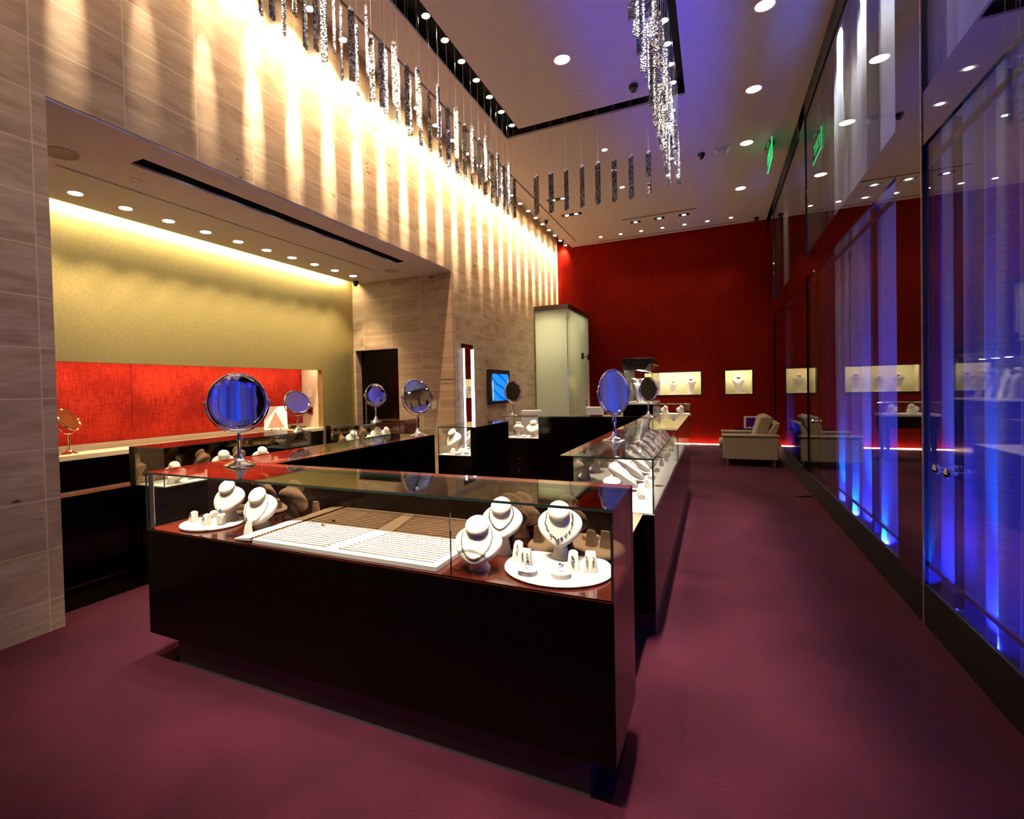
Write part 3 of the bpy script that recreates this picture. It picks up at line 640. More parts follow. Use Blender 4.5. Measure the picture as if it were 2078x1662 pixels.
# ------------------------------------------------------------------ showcases
def glass_panel(name, x0, x1, y0, y1, z0, z1, parent, label=None):
    """glass slab with green edges: the two faces across the thin axis are clear"""
    b = MB(); dims = (abs(x1 - x0), abs(y1 - y0), abs(z1 - z0)); th = dims.index(min(dims))
    b.box(x0, x1, y0, y1, z0, z1)
    ax = [2, 2, 1, 0, 1, 0]
    for i, a in enumerate(ax): b.mi[i] = 0 if a == th else 1
    return b.build(name, ['glass', 'gedge'], parent)
def showcase(label, L, loc, rz, deck='white', left=True, right=True, D=.49, drawers=2, group='glass topped showcases', post=False, body=True, back_x=None, base_in=.1, led=False, knobs=True, joints=(), pin=.07):
    t = thing('showcase', label, 'display case', loc, R(rz), group)
    if body:
        MB().box(0, L, 0, D, .15, ZD - .006).build('cabinet_body', 'dark', t, False, .002)
        ba, bb = base_in if isinstance(base_in, tuple) else (base_in, base_in)
        MB().box(ba, L - bb, pin, D - .03, 0, .15).build('plinth', 'plinth', t)
    MB().box(-.0, L, -.0, D - .08, ZD - .006, ZD).build('display_deck', deck, t)
    bx0, bx1 = back_x or (0, L)
    # rear part: bronze mirror back, staff side cabinet
    MB().box(bx0, bx1, D - .085, D - .08, ZD, ZT - .012).build('mirror_back', 'brownback', t)
    MB().box(bx0, bx1, D - .08, D, ZD - .006, ZT - .004).build('rear_cabinet', 'dark', t, False, .002)
    MB().box(bx0, bx1, D - .08, D, ZT - .004, ZT).build('rear_top', 'redwood', t)
    jx = [0] + list(joints) + [L]
    for p, q in zip(jx, jx[1:]):
        glass_panel('glass_top', p + .001, q - .001, 0, D - .082 if q <= bx1 + .01 else D, ZT - .01, ZT, t)
        glass_panel('glass_front', p + .001, q - .001, 0, .01, ZD, ZT - .0105, t)
    if left: glass_panel('glass_end', 0, .01, .0105, D - .086, ZD, ZT - .0105, t)
    if right: glass_panel('glass_end', L - .01, L, .0105, D - .086, ZD, ZT - .0105, t)
    if led: MB().box(bx0 + .05, bx1 - .05, D - .098, D - .088, ZT - .022, ZT - .012).build('light_strip', 'caseled', t)
    if post: MB().box(.012, .055, .012, .016, ZD, ZT - .012).build('corner_strip', 'steel', t)
    if knobs:
        n = max(1, int(L / .45))
        for i in range(n):
            for z in (.93, .62, .44, .26):
                x = (i + .5) * L / n
                if z > ZD and not (bx0 < x < bx1): continue
                MB().tube([(x, D, z), (x, D + .018, z)], [.006, .009], 8).build('knob', 'chrome', t, True)
    return t
M['deckred'] = wood_mat('red_lacquer_deck', (.055, .007, .003), (.08, .011, .005))
A = showcase('long dark showcase nearest the camera with red deck', 2.587, (-2.91, 1.84, 0), 0, 'deckred', left=False, right=True, group='glass topped showcases of the ring', post=True, base_in=(.205, .10), joints=(1.95,), D=.49, pin=.03)
B1 = showcase('left showcase of the ring running back from the nearest showcase', 2.03, (-2.91, 4.37, 0), -90, 'deckred', left=True, right=False, group='glass topped showcases of the ring')
B2 = showcase('left showcase of the ring beyond the first staff opening', 1.03, (-2.90, 6.34, 0), -90, 'white', left=False, right=True, group='glass topped showcases of the ring', back_x=(0, 1.0))
Cc = showcase('far cross showcase at the back of the ring', 2.02, (-.88, 7.88, 0), 180, 'white', left=False, right=True, group='glass topped showcases of the ring', back_x=(0, 1.46))
Rr = showcase('long right showcase of the ring beside the aisle', 4.69, (-.323, 3.2, 0), 90, 'white', left=True, right=True, group='glass topped showcases of the ring', D=.555, joints=(2.3,), pin=.012)
D1 = showcase('showcase row in the alcove facing the ring, nearer one', 1.76, (-4.09, 2.75, 0), 90, 'white', group='glass topped showcases in the alcove', D=.47, body=False)
D2 = showcase('showcase row in the alcove facing the ring, farther one', 1.06, (-4.09, 5.30, 0), 90, 'white', group='glass topped showcases in the alcove', D=.47, body=False)
for nm, y0, y1, lab in (('base_cabinet', 1.88, 4.5, 'low dark base cabinet under the nearer alcove showcase'), ('base_cabinet', 5.3, 6.41, 'low dark base cabinet under the farther alcove showcase')):
    tag(MB().box(-4.80, -4.565, y0, y1, 0.04, ZD - .02).box(-4.78, -4.6, y0 + .05, y1 - .05, 0, .04).build(nm, 'dark', None, False, .003), lab, 'cabinet')
for y0, y1, lab in ((2.76, 4.29, 'dark supports under the nearer alcove showcase'), (5.31, 6.35, 'dark supports under the farther alcove showcase')):
    pass
for s in (D1, D2): 
    L_ = 1.76 if s is D1 else 1.06
    MB().box(.0, L_, .10, .46, .66, ZD - .006).build('under_deck', 'dark', s)
    for q in (.04, L_ - .08): MB().box(q, q + .04, .38, .42, 0, .66).build('leg', 'dark', s)
tag(MB().box(-4.52, -4.08, 1.9, 6.9, .0, .012).build('dark_floor_strip', 'dark'), 'flat dark strip on the floor under the alcove showcases', 'floor plate')  # thin dark slab over the carpet along the alcove showcases
tag(MB().box(-4.60, -4.05, 6.42, 6.84, .02, ZT).build('end_cabinet', 'redwood', None, False, .004), 'black end cabinet with a painted-in red reflection beyond the farther alcove showcase', 'cabinet')  # black cabinet; its reddish reflection is put into the wood colour
o = MB().box(-.47, -.43, 2.34, 3.19, .05, ZD - .012).build('staff_gate', 'dark', None, False, .002); tag(o, 'dark waist high gate between the nearest and the right showcase', 'gate')
MB().box(-.475, -.385, 2.34, 3.19, ZD - .012, ZD).build('gate_top', 'tantop', o)
MB().box(-.46, -.44, 2.4, 2.43, 0, .05).build('foot', 'black', o)
# wall counter
t = thing('wall_counter', 'long wall cabinet with cream stone top below the red recess', 'counter', (0, 0, 0))
MB().box(-6.32, XG + .002, 2.0, 6.77, .865, .92).build('countertop', 'creamstone', t, False, .004)
MB().box(-6.318, -6.29, 2.0, 6.77, .92, .985).build('backsplash', 'creamstone', t)
MB().box(-6.3, XG - .02, 2.0, 6.77, .0, .865).build('cabinet_body', 'dark', t)
for i in range(6):
    y0 = 2.05 + .78 * i
    d_ = MB().box(XG - .02, XG - .002, y0, y0 + .775, .10, .855).build('door', 'dark', t, False, .002)
    MB().tube([(XG - .002, y0 + .39, .79), (XG + .02, y0 + .39, .79)], [.006, .011], 8).build('knob', 'chrome', d_, True)

# ------------------------------------------------------------------ jewellery displays
RINGS = [(.02, -.045, 0), (.5, -.043, 0), (.82, -.034, 0), (.95, -.018, 0), (1.0, -.002, 0), (.98, .012, 0), (.90, .024, .08), (.82, .034, .32), (.86, .044, .62), (.96, .053, .88), (1.02, .060, 1), (1.10, .063, 1), (1.19, .070, 1), (1.16, .081, 1), (.90, .093, 1), (.50, .099, 1), (.02, .101, 1)]
def fpt(t, th, W=.115, T=.085, B=.128):
    t = max(0, min(len(RINGS) - 1.001, t)); i = int(t); f = t - i
    a, b = RINGS[i], RINGS[i + 1]; s, h, c = [a[k] * (1 - f) + b[k] * f for k in range(3)]
    x = W * cos(th) * (1 - .30 * max(0, -sin(th)) ** 2); y = (T if sin(th) > 0 else B) * sin(th)
    nx, ny = .048 * cos(th), .048 * sin(th)
    return (s * (x * (1 - c) + nx * c), s * (y * (1 - c) + ny * c) + c * .036, h)
def bust_X(yaw, elev, h, s, roll=0):
    """matrix for the form: local +z is the face normal, raised `elev` from the horizontal towards azimuth `yaw`"""
    n = Vector((cos(R(yaw)) * cos(R(elev)), sin(R(yaw)) * cos(R(elev)), sin(R(elev))))
    up = (Vector((0, 0, 1)) - n * n.z).normalized(); rt = up.cross(n)
    m = Matrix((rt, up, n)).transposed().to_4x4() @ Matrix.Rotation(R(roll), 4, 'Z')
    return Matrix.Translation((0, 0, h)) @ m @ Matrix.Scale(s, 4)
def bust(label, x, y, z, yaw=-90, elev=48, h=.12, s=.85, stand=True, m='cream', group='leather bust displays', cat='necklace bust', W=.115, B=.128, roll=0):
    t = thing('necklace_bust', label, cat, (x, y, z), 0, group)
    b = MB(); b.X = bust_X(yaw, elev, h, s, roll); n = 36
    b.loft([[fpt(k, 2 * pi * i / n, W, .085, B) for i in range(n)] for k in range(len(RINGS))])
    b.build('neck_form', m, t, True, sub=1, ang=75)
    if stand:
        c = -.02; q = Vector((0, 0, h)) - Vector((cos(R(yaw)), sin(R(yaw)), 0)) * .01
        hh = h - .03 * s
        b = MB(); b.lathe([(.05 * s, 0), (.05 * s, .006), (.040 * s, .02), (.030 * s, hh * .5), (.028 * s, hh * .75), (.034 * s, hh)], 24, (q.x, q.y, 0))
        b.build('stand', m, t, True)
    return t
def neck(name, label, cat, x, y, z, yaw, elev, h, s, kind, t_top=8.6, t_bot=5.8, col='pearl', W=.115, B=.128, roll=0, group=None):
    b = MB(); b.X = Matrix.Translation((x, y, z)) @ bust_X(yaw, elev, h, s, roll)
    def P(th, lift=.003):
        k = (1 - sin(th)) / 2
        tt = t_top + (t_bot - t_top) * k ** 1.3
        p = fpt(tt, th, W, .085, B); return Vector((p[0], p[1], p[2] + lift))
    if kind == 'pearl':
        n = 64
        for i in range(n):
            th = 2 * pi * i / n; k = (1 - sin(th)) / 2; b.ball(P(th), .0020 + .0026 * k, 8)
    elif kind == 'pendant':
        b.tube([P(2 * pi * i / 40, .0018) for i in range(40)], .0007, 5, True)
        p = P(-pi / 2); b.ball(p + Vector((0, -.004, .001)), .005, 8); b.ball(p + Vector((0, -.013, -.001)), .0035, 8); b.ball(p + Vector((.006, -.006, 0)), .003, 6)
    elif kind == 'floral':
        rnd = random.Random(4)
        for i in range(46):
            th = 2 * pi * i / 46; k = (1 - sin(th)) / 2; p = P(th)
            for j in range(4 if k > .35 else 1):
                b.ball(p + Vector((rnd.uniform(-.005, .005), rnd.uniform(-.006, .006), rnd.uniform(0, .002))), rnd.uniform(.0020, .0034), 6)
        p = P(-pi / 2)
        for j in range(14): b.ball(p + Vector((rnd.uniform(-.006, .006), -.016 + rnd.uniform(-.010, .010), .001)), rnd.uniform(.002, .0035), 6)
    elif kind == 'beads':
        for i in range(20):
            th = pi + pi * (i + .5) / 20; b.ball(P(th), .004, 6)
        b.tube([P(2 * pi * i / 40, .0018) for i in range(40)], .001, 5, True)
    o = b.build(name, col, None, True, ang=60); return tag(o, label, cat, group)
def disc_tray(label, x, y, z, r, group='round white display trays'):
    o = MB().lathe([(r * .93, 0), (r * .99, .004), (r, .009), (r * .985, .014), (r * .93, .016), (.001, .016)], 56).build('display_tray', 'white', None, True, ang=50)
    o.location = (x, y, z); return tag(o, label, 'tray', group)
def stand_wedge(label, x, y, z, yaw, w=.042, h=.062, round_top=False, group='small earring and pendant stands', name='earring_stand', cat='earring stand'):
    t = MB(); 
    prof = [(-.020, 0), (.022, 0), (.016, h * .55), (.006, h * .92), (-.010, h), (-.018, h * .96), (-.016, h * .5)]
    n = 8; rings = []
    for i in range(n + 1):
        u = -1 + 2 * i / n; k = (1 - .22) ; 
        rings.append([( (w / 2) * u * (1.18 - .36 * q[1] / h), -q[0], q[1] * (1 - (.10 * u * u if round_top else 0))) for q in prof])
    t.loft(rings); o = t.build(name, 'cream', None, True, bevel=.0015, ang=40)
    o.location = (x, y, z); o.rotation_euler = (0, 0, R(yaw + 90)); return tag(o, label, cat, group)
def earrings(label, x, y, z, yaw, h=.055, sep=.012, L=.028, seed=1, name='drop_earrings', cat='earrings', big=.0032, group=None):
    b = MB(); rnd = random.Random(seed)
    for sx in ((-sep, sep) if sep else (0,)):
        for j in range(11):
            f = j / 10; b.ball((sx + rnd.uniform(-.003, .003) * (1 + f), -.0165 - .006 * f + 0.0, h * .86 - L * f), rnd.uniform(.5, 1) * big, 6)
    o = b.build(name, 'diamond', None, True); o.location = (x, y, z); o.rotation_euler = (0, 0, R(yaw + 90)); return tag(o, label, cat, group)
def ring_block(label, x, y, z, r=.032, h=.018, group='round ring blocks'):
    o = MB().lathe([(r, 0), (r, h - .002), (r - .002, h)], 36).build('ring_block', 'cream', None, True); o.location = (x, y, z); return tag(o, label, 'ring block', group)
def ring(label, x, y, z, rz=0, big=True):
    b = MB(); b.tube([(.009 * cos(a), 0, .010 + .009 * sin(a)) for a in [2 * pi * i / 20 for i in range(20)]], .0016, 6, True)
    rnd = random.Random(int(x * 1000)); 
    for j in range(10 if big else 4): b.ball((rnd.uniform(-.008, .008), rnd.uniform(-.005, .005), .022 + rnd.uniform(0, .009)), rnd.uniform(.002, .004), 6)
    o = b.build('diamond_ring', 'diamond', None, True); o.location = (x, y, z); o.rotation_euler = (0, 0, R(rz)); return tag(o, label, 'ring')
def roll(label, x, y, z, yaw, w=.07, r=.018, brc=True):
    t = thing('bracelet_roll', label, 'bracelet display', (x, y, z), R(yaw), 'bracelet rolls')
    b = MB(); b.prism([(r * 1.3 * cos(a), max(0, r * .9 + r * sin(a))) for a in [2 * pi * i / 18 for i in range(18)]], -w / 2, w / 2); b.build('cushion', 'cream', t, True, ang=50)
    if brc:
        b = MB(); b.tube([(r * 1.36 * cos(a), 0, r * .93 + r * 1.05 * sin(a)) for a in [pi * i / 14 for i in range(15)]], .002, 6); b.build('bracelet', 'goldj', t, True)
    return t

# showcase A, left tray
ZTR = ZD + .016
disc_tray('round white tray at the left end of the nearest showcase', -2.635, 2.06, ZD, .178)
def nb(lab, x, y, z, yaw, elev, h, s, kind, nlab, nname, **k):
    bust(lab, x, y, z, yaw, elev, h, s, **k.get('b', {})); return neck(nname, nlab, 'necklace', x, y, z, yaw, elev, h, s, kind, **k.get('n', {}))
nb('cream bust with a thin pendant chain, tallest on the left tray', -2.56, 2.12, ZTR, -80, 45, .135, .86, 'pendant', 'thin chain with small dark pendant on the bust of the left tray', 'pendant_necklace', n=dict(col='diamond', t_bot=5.4))
nb('cream bust with a pearl string beside the left tray', -2.31, 2.12, ZD, -84, 42, .115, .93, 'pearl', 'string of pearls on the bust beside the left tray', 'pearl_necklace', n=dict(t_bot=5.6, col='pearl'))
stand_wedge('earring stand at the left edge of the left tray', -2.735, 2.01, ZTR, -100); earrings('diamond earrings on the leftmost stand of the left tray', -2.735, 2.01, ZTR, -100, .058, .006, .018, 2)
stand_wedge('earring stand at the front of the left tray', -2.60, 1.99, ZTR, -100); earrings('diamond earrings on the front stand of the left tray', -2.60, 1.99, ZTR, -100, .058, .007, .02, 3)
o = MB().box(-.02, .02, -.02, .02, 0, .062).build('ring_holder', 'cream', None, True, .008); o.location = (-2.525, 2.03, ZTR); o.rotation_euler[2] = .4; tag(o, 'cream block ring holder between the busts on the left tray', 'ring holder')
ring('diamond ring on top of the cream block on the left tray', -2.525, 2.03, ZTR + .061, 20, False)
roll('cream bracelet roll behind the earring stands on the left tray', -2.72, 2.14, ZTR, 60)
o = stand_wedge('cream ring stand on the red deck between left tray and bracelet pad', -2.255, 1.98, ZD, -120, .036, .075, name='ring_stand', cat='ring stand'); ring('small ring hooked on the cream stand by the bracelet pad', -2.262, 1.97, ZD + .062, 30, False)
o = MB().box(-.038, .038, -.02, .02, 0, .018).build('acrylic_sign', 'acr', None, False, .004); o.location = (-2.31, 1.925, ZD); o.rotation_euler[2] = .25; tag(o, 'small clear acrylic block on the red deck before the left tray', 'sign holder')
# bracelet pad
t = thing('bracelet_pad', 'large flat white bracelet pad in the middle of the nearest showcase', 'jewellery pad', (0, 0, ZD))
MB().box(-2.10, -1.04, 1.865, 2.315, 0, .022).build('pad_board', 'white', t, False, .002)
b = MB(); b.prism([(-2.235, .002), (-2.12, .008), (-2.12, .026), (-2.235, .012)], 1.87, 2.33); b.build('side_flap', 'white', t, False, .002)
b = MB()
for i in range(22): b.box(-2.118, -2.104, 1.88 + .02 * i, 1.889 + .02 * i, .0, .027)
b.build('edge_notches', 'goldj', t)
b = MB()
for i in range(96): b.box(-2.085 + .0107 * i, -2.079 + .0107 * i, 2.285, 2.308, .022, .0265)
b.build('slotted_rail', 'combtan', t)
for i in range(13):
    y = 1.905 + .0285 * i; k = 'goldj' if i % 3 else 'diamond'
    cx = -1.62 + .006 * i
    for side in (-1, 1):
        x0, x1 = (-2.08, cx - .035 - .002 * i) if side < 0 else (cx + .04, -1.07)
        if i < 2 and side < 0: x1 -= .0
        b = MB(); n = 14; b.tube([(x0 + (x1 - x0) * q / n, y + .0015 * sin(q * 2.1 + i), .0237 + ZD) for q in range(n + 1)], .0018, 5)
        e = x1 if side < 0 else x0
        for q in range(4): b.ball((e + side * -.006 * q * -1, y + random.uniform(-.004, .004), ZD + .0245), .0026, 6)
        tag(b.build('chain_bracelet', k, None, True), 'thin chain bracelet on the %s half of the white pad, row %s from front' % ('left' if side < 0 else 'right', numw[i]), 'bracelet', 'chain bracelets on the white pad')
o = MB(); rnd = random.Random(2)
for q in range(9): o.ball((rnd.uniform(-.012, .012), rnd.uniform(-.006, .006), .004 + rnd.uniform(0, .008)), .004, 6)
o = o.build('gold_brooch', 'goldj', None, True); o.location = (-1.93, 2.20, ZD + .022); tag(o, 'gold brooch on the far left of the bracelet pad', 'brooch')
# right group
nb('cream bust with graduated pearls beside the bracelet pad', -.895, 1.975, ZD, -82, 50, .115, .90, 'pearl', 'graduated pearl necklace on the bust beside the bracelet pad', 'pearl_necklace', n=dict(t_bot=5.8))
nb('cream bust with a short chain behind the pearl bust', -.875, 2.20, ZD, -82, 44, .16, .83, 'pearl', 'fine bead necklace on the bust half hidden behind the pearl bust', 'bead_necklace', n=dict(t_bot=6.6, col='diamond'))
disc_tray('large round white tray at the right end of the nearest showcase', -.59, 2.095, ZD, .222)
nb('cream bust wearing the diamond flower necklace on the right tray', -.605, 2.19, ZTR, -82, 38, .150, .84, 'floral', 'diamond flower necklace with round pendant on the right tray bust', 'diamond_necklace', n=dict(t_bot=6.2, col='diamond'))
stand_wedge('tall pendant card at the left edge of the right tray', -.765, 2.10, ZTR, -85, .040, .082, True, name='pendant_card', cat='pendant stand'); earrings('diamond drop pendant on the left card of the right tray', -.765, 2.10, ZTR, -85, .078, 0, .035, 5, 'drop_pendant', 'pendant')
stand_wedge('earring stand behind the left ring block on the right tray', -.705, 2.03, ZTR, -90, .040, .074); earrings('diamond drop earrings on the stand behind the left ring block', -.705, 2.03, ZTR, -90, .070, .010, .026, 6)
ring_block('round ring block at the front left of the right tray', -.675, 1.955, ZTR, .040, .02); ring('sculpted diamond ring on the left round block', -.675, 1.955, ZTR + .019, 10)
ring_block('round ring block at the front middle of the right tray', -.545, 1.975, ZTR, .040, .02); ring('cluster diamond ring on the middle round block', -.545, 1.975, ZTR + .019, 30)
stand_wedge('pendant card behind the middle ring block on the right tray', -.520, 2.07, ZTR, -80, .042, .078, True, name='pendant_card', cat='pendant stand'); earrings('large diamond flower pendant on the card right of the bust', -.520, 2.07, ZTR, -80, .064, 0, .024, 8, 'flower_pendant', 'pendant', .006)
stand_wedge('earring stand at the right edge of the right tray', -.452, 2.075, ZTR, -80, .046, .080); earrings('long diamond drop earrings on the rightmost stand', -.452, 2.075, ZTR, -80, .074, .013, .036, 9)

# other showcases: simpler displays, counted one by one
rnd = random.Random(11)
def small(x, y, z, yaw, lab, k):
    if k == 0: stand_wedge('earring stand ' + lab, x, y, z, yaw, .045, .07, bool(rnd.random() < .5))
    elif k == 1: roll('bracelet roll ' + lab, x, y, z, yaw, .07, .018, rnd.random() < .7)
    else: ring_block('small cream ring block ' + lab, x, y, z, .03, .03)
# right run (faces the aisle)
LW = dict(W=.135, B=.21)
nb('low oval bust with a gem chain at the near end of the right showcase', -.60, 3.42, ZD, -80, 78, .055, 1.0, 'beads', 'gem chain on the low oval bust at the near end of the right showcase', 'gem_necklace', b=dict(stand=False, W=.13, B=.10), n=dict(W=.13, B=.10, col='blackjet', t_bot=5.2))
rr = [(3.86, .98, 'blackjet'), (4.22, 1.02, 'blackjet'), (4.62, 1.0, 'diamond'), (4.98, 1.05, 'blackjet'), (5.34, 1.0, 'diamond'), (5.72, 1.05, 'blackjet'), (6.10, 1.0, 'diamond'), (6.48, 1.0, 'goldj'), (6.86, 1.0, 'diamond'), (7.22, 1.0, 'diamond')]
for i, (y, s, c) in enumerate(rr):
    nb('large leaning cream bust in the right showcase, bust %s from the near end' % numw[i], -.63, y, ZD, 12 + rnd.uniform(-8, 8), 50, .135, s * .95, rnd.choice(('beads', 'pearl', 'beads')), 'bead necklace on leaning bust %s of the right showcase' % numw[i], 'bead_necklace', b=dict(group='leaning busts in the right showcase', W=.125, B=.19), n=dict(W=.125, B=.19, col=c, t_bot=5.6, group='necklaces in the right showcase'))
k = 0
for y in (3.62, 3.72, 4.02, 4.40, 4.80, 5.16, 5.52, 5.90, 6.30, 6.7, 7.05):
    small(-.45 + rnd.uniform(-.02, .02), y, ZD, 10, 'in the right showcase, piece %s from the camera' % numw[k], (1, 1, 0, 2, 1, 0, 0, 1, 2, 0, 1)[k]); k += 1
o = MB(); o.tube([(.028 * cos(a), .018 * sin(a), .004) for a in [2 * pi * i / 24 for i in range(24)]], .004, 6, True); o = o.build('cuff_bracelet', 'blackjet', None, True); o.location = (-.375, 4.1, ZD); tag(o, 'black oval cuff bracelet lying by the aisle glass', 'bracelet')
o = MB(); 
for i in range(14): o.ball((.03 * cos(i * .449), .02 * sin(i * .449), .003), .003, 6)
o = o.build('chain_bracelet', 'diamond', None, True); o.location = (-.375, 3.58, ZD); tag(o, 'coiled silver bracelet lying by the aisle glass', 'bracelet')
# B1 (left run) pieces
k = 0
for i, y in enumerate((2.55, 2.95, 3.4, 3.85)):
    small(-2.72, y, ZD, 180, 'in the first left showcase, piece %s from the camera' % numw[i], i % 3)
# D1 alcove pieces
for i, (x, y, yaw, h, s) in enumerate(((-4.22, 2.93, -30, .09, .8), (-4.32, 3.52, -30, .10, .95), (-4.30, 3.98, -20, .09, .9))):
    bust('cream bust in the nearer alcove showcase, bust %s from the camera' % numw[i], x, y, ZD, yaw, 45, h, s, group='busts in the nearer alcove showcase')
for i, (x, y) in enumerate(((-4.17, 2.86), (-4.25, 3.12), (-4.20, 3.24), (-4.28, 3.34), (-4.18, 3.68), (-4.24, 3.76), (-4.2, 4.12), (-4.3, 4.18))):
    small(x, y, ZD, -20, 'in the nearer alcove showcase, piece %s from the camera' % numw[i], (0, 1, 0, 1, 0, 2, 1, 0)[i])
# D2
for i, (x, y, s) in enumerate(((-4.27, 5.48, .9), (-4.25, 5.80, .7), (-4.27, 6.03, .95), (-4.27, 6.25, .8))):
    bust('pale bust in the farther alcove showcase, bust %s from the camera' % numw[i], x, y, ZD, -10, 40, .14 if i != 1 else .08, s, group='busts in the farther alcove showcase')
# B2
for i, (x, y, s, yaw, h) in enumerate(((-2.78, 5.50, 1.0, -120, .17), (-2.55, 5.62, .9, -150, .09), (-2.76, 5.95, .9, 180, .13))):
    bust('cream bust behind the end glass of the second left showcase, bust %s' % numw[i], x, y, ZD, yaw, 40, h, s, group='busts in the second left showcase')
for i, (x, y) in enumerate(((-2.74, 5.38), (-2.66, 5.36), (-2.58, 5.40), (-2.68, 5.46))): small(x, y, ZD, -90, 'in the second left showcase, piece %s from the left' % numw[i], i % 3)
# C
for i, (x, y, s) in enumerate(((-2.50, 7.66, 1.0), (-2.72, 7.6, .8))): bust('cream bust in the far cross showcase, bust %s from the opening' % numw[i], x, y, ZD, -90 if i == 0 else 90, 60, .14, s, group='busts in the far cross showcase')
for i, x in enumerate((-2.38, -2.62)): small(x, 7.58, ZD, -90, 'in the far cross showcase, piece %s from its left end' % numw[1 - i], 1)

# ------------------------------------------------------------------ table mirrors
def table_mirror(label, x, y, z, az, el=0, R_=.155, hc=.37, metal='chrome', concave=True, yaw_y=None):
    t = thing('table_mirror', label, 'table mirror', (x, y, z), R(az), 'round table mirrors')
    k = R_ / .155
    MB().lathe([(.085 * k, 0), (.088 * k, .006), (.078 * k, .014), (.045 * k, .024), (.026 * k, .04), (.02 * k, .06), (.012 * k, .075)], 36).build('base', metal, t, True, ang=50)
    top = hc - R_ - .035
    MB().lathe([(.013 * k, .05), (.011 * k, .07), (.010 * k, top - .05), (.016 * k, top - .04), (.014 * k, top - .01), (.006 * k, top + .012)], 16).build('stem', metal, t, True, ang=50)
    # local +x is the mirror normal
    n = 24; rad = R_ + .02
    MB().tube([(0, rad * cos(pi + pi * i / n), hc + rad * sin(pi + pi * i / n)) for i in range(n + 1)], .0055, 8).ball((0, rad, hc), .010, 10).ball((0, -rad, hc), .010, 10).build('yoke', metal, t, True)
    head = Matrix.Translation((0, 0, hc)) @ Matrix.Rotation(R(-el), 4, 'Y')
    b = MB(); b.X = head; b.tube([(0, R_ * cos(2 * pi * i / 48), R_ * sin(2 * pi * i / 48)) for i in range(48)], .011, 10, True); fr = b.build('mirror_frame', metal, t, True)
    for s in (1, -1):
        b = MB(); b.X = head; rings = []
        sag = .040 if (concave and s == 1) else 0.0
        for j in range(13):
            r = (R_ - .004) * (j + .02) / 12; xx = s * (.005 - (sag * (1 - (r / R_) ** 2)) * (1 if s == 1 else 0) * .5 + .0)
            rings.append([(xx, r * cos(2 * pi * i / 48), r * sin(2 * pi * i / 48)) for i in range(48)])
        b.loft(rings, cap=False); b.build('mirror_face', 'mirror', t, True, ang=80)
    return t
table_mirror('large round mirror standing on the nearest showcase, showing the blue window', -2.585, 2.22, ZT, -28, 0, .165, .385)
table_mirror('round mirror on the first left showcase before the tan stone wall', -2.49, 4.18, ZT, -24, 15, .155, .375, concave=False)
table_mirror('round mirror on the farther alcove showcase before the dark door', -4.27, 6.02, ZT, -28, 0, .15, .38)
table_mirror('round mirror on the far cross showcase beside the wall screen', -2.84, 7.70, ZT, -29, 5, .155, .375, concave=False)
table_mirror('large round mirror on the right showcase at the middle of the ring', -.70, 4.15, ZT, -30, 2, .165, .385, concave=False)
table_mirror('round mirror at the far end of the right showcase before the glass tower', -.80, 7.40, ZT, -37, 3, .155, .375, concave=False)
table_mirror('gold toned round mirror tilted upward on the wall counter', -6.02, 3.02, .92, 28, 36, .13, .36, 'brass', concave=False)
table_mirror('round mirror on the nearer alcove showcase beside the picture card', -4.20, 4.42, ZT, -20, 30, .14, .33, concave=False)

# counter things
t = thing('picture_card', 'white card with a tall triangle photo standing on the wall counter', 'picture card', (-6.02, 5.87, .92), R(-38))
X_ = Matrix.Rotation(R(-12), 4, 'Y')
b = MB(); b.X = Matrix.Translation((0, 0, .03)) @ X_; b.box(-.004, .004, -.17, .17, 0, .36); b.build('card', 'paper', t)
b = MB(); b.X = Matrix.Translation((0, 0, .03)) @ X_; b.add([(.0055, -.125, .025), (.0055, .125, .025), (.0055, .0, .28)], [(0, 1, 2)]); b.build('photo', 'skin', t)
MB().tube([(.02, -.08, 0), (.03, -.06, .05)], .006).tube([(.02, .08, 0), (.03, .06, .05)], .006).tube([(-.14, 0, 0), (-.05, 0, .2)], .005).build('easel', 'blackjet', t)
t = thing('desk_phone', 'black phone lying at the right end of the wall counter', 'phone', (-6.1, 6.42, .92), R(20))
MB().box(-.09, .09, -.13, .13, 0, .035).build('phone_body', 'blackjet', t, False, .008); MB().box(-.08, -.03, -.12, .12, .036, .06).build('handset', 'blackjet', t, False, .01)
def plate(label, lo, hi, m, cat='wall plate', name='wall_switch', dot=None):
    o = MB().box(lo[0], hi[0], lo[1], hi[1], lo[2], hi[2]).build(name, m, None, False, .002); tag(o, label, cat)
    if dot: MB().box(*dot).build('rocker', 'blackjet' if m == 'steel' else 'white', o)
plate('white blank plate on the beige cheek of the red recess', (-6.18, 6.762, 1.43), (-6.10, 6.768, 1.56), 'trim')
plate('square silver key switch on the beige cheek of the red recess', (-6.2, 6.755, 1.14), (-6.08, 6.768, 1.26), 'steel', dot=(-6.17, -6.11, 6.75, 6.7545, 1.17, 1.23))
plate('ivory light switch on the tan alcove end wall', (-4.27, 7.632, 1.18), (-4.17, 7.639, 1.32), 'ivory', dot=(-4.235, -4.205, 7.628, 7.6315, 1.22, 1.28))

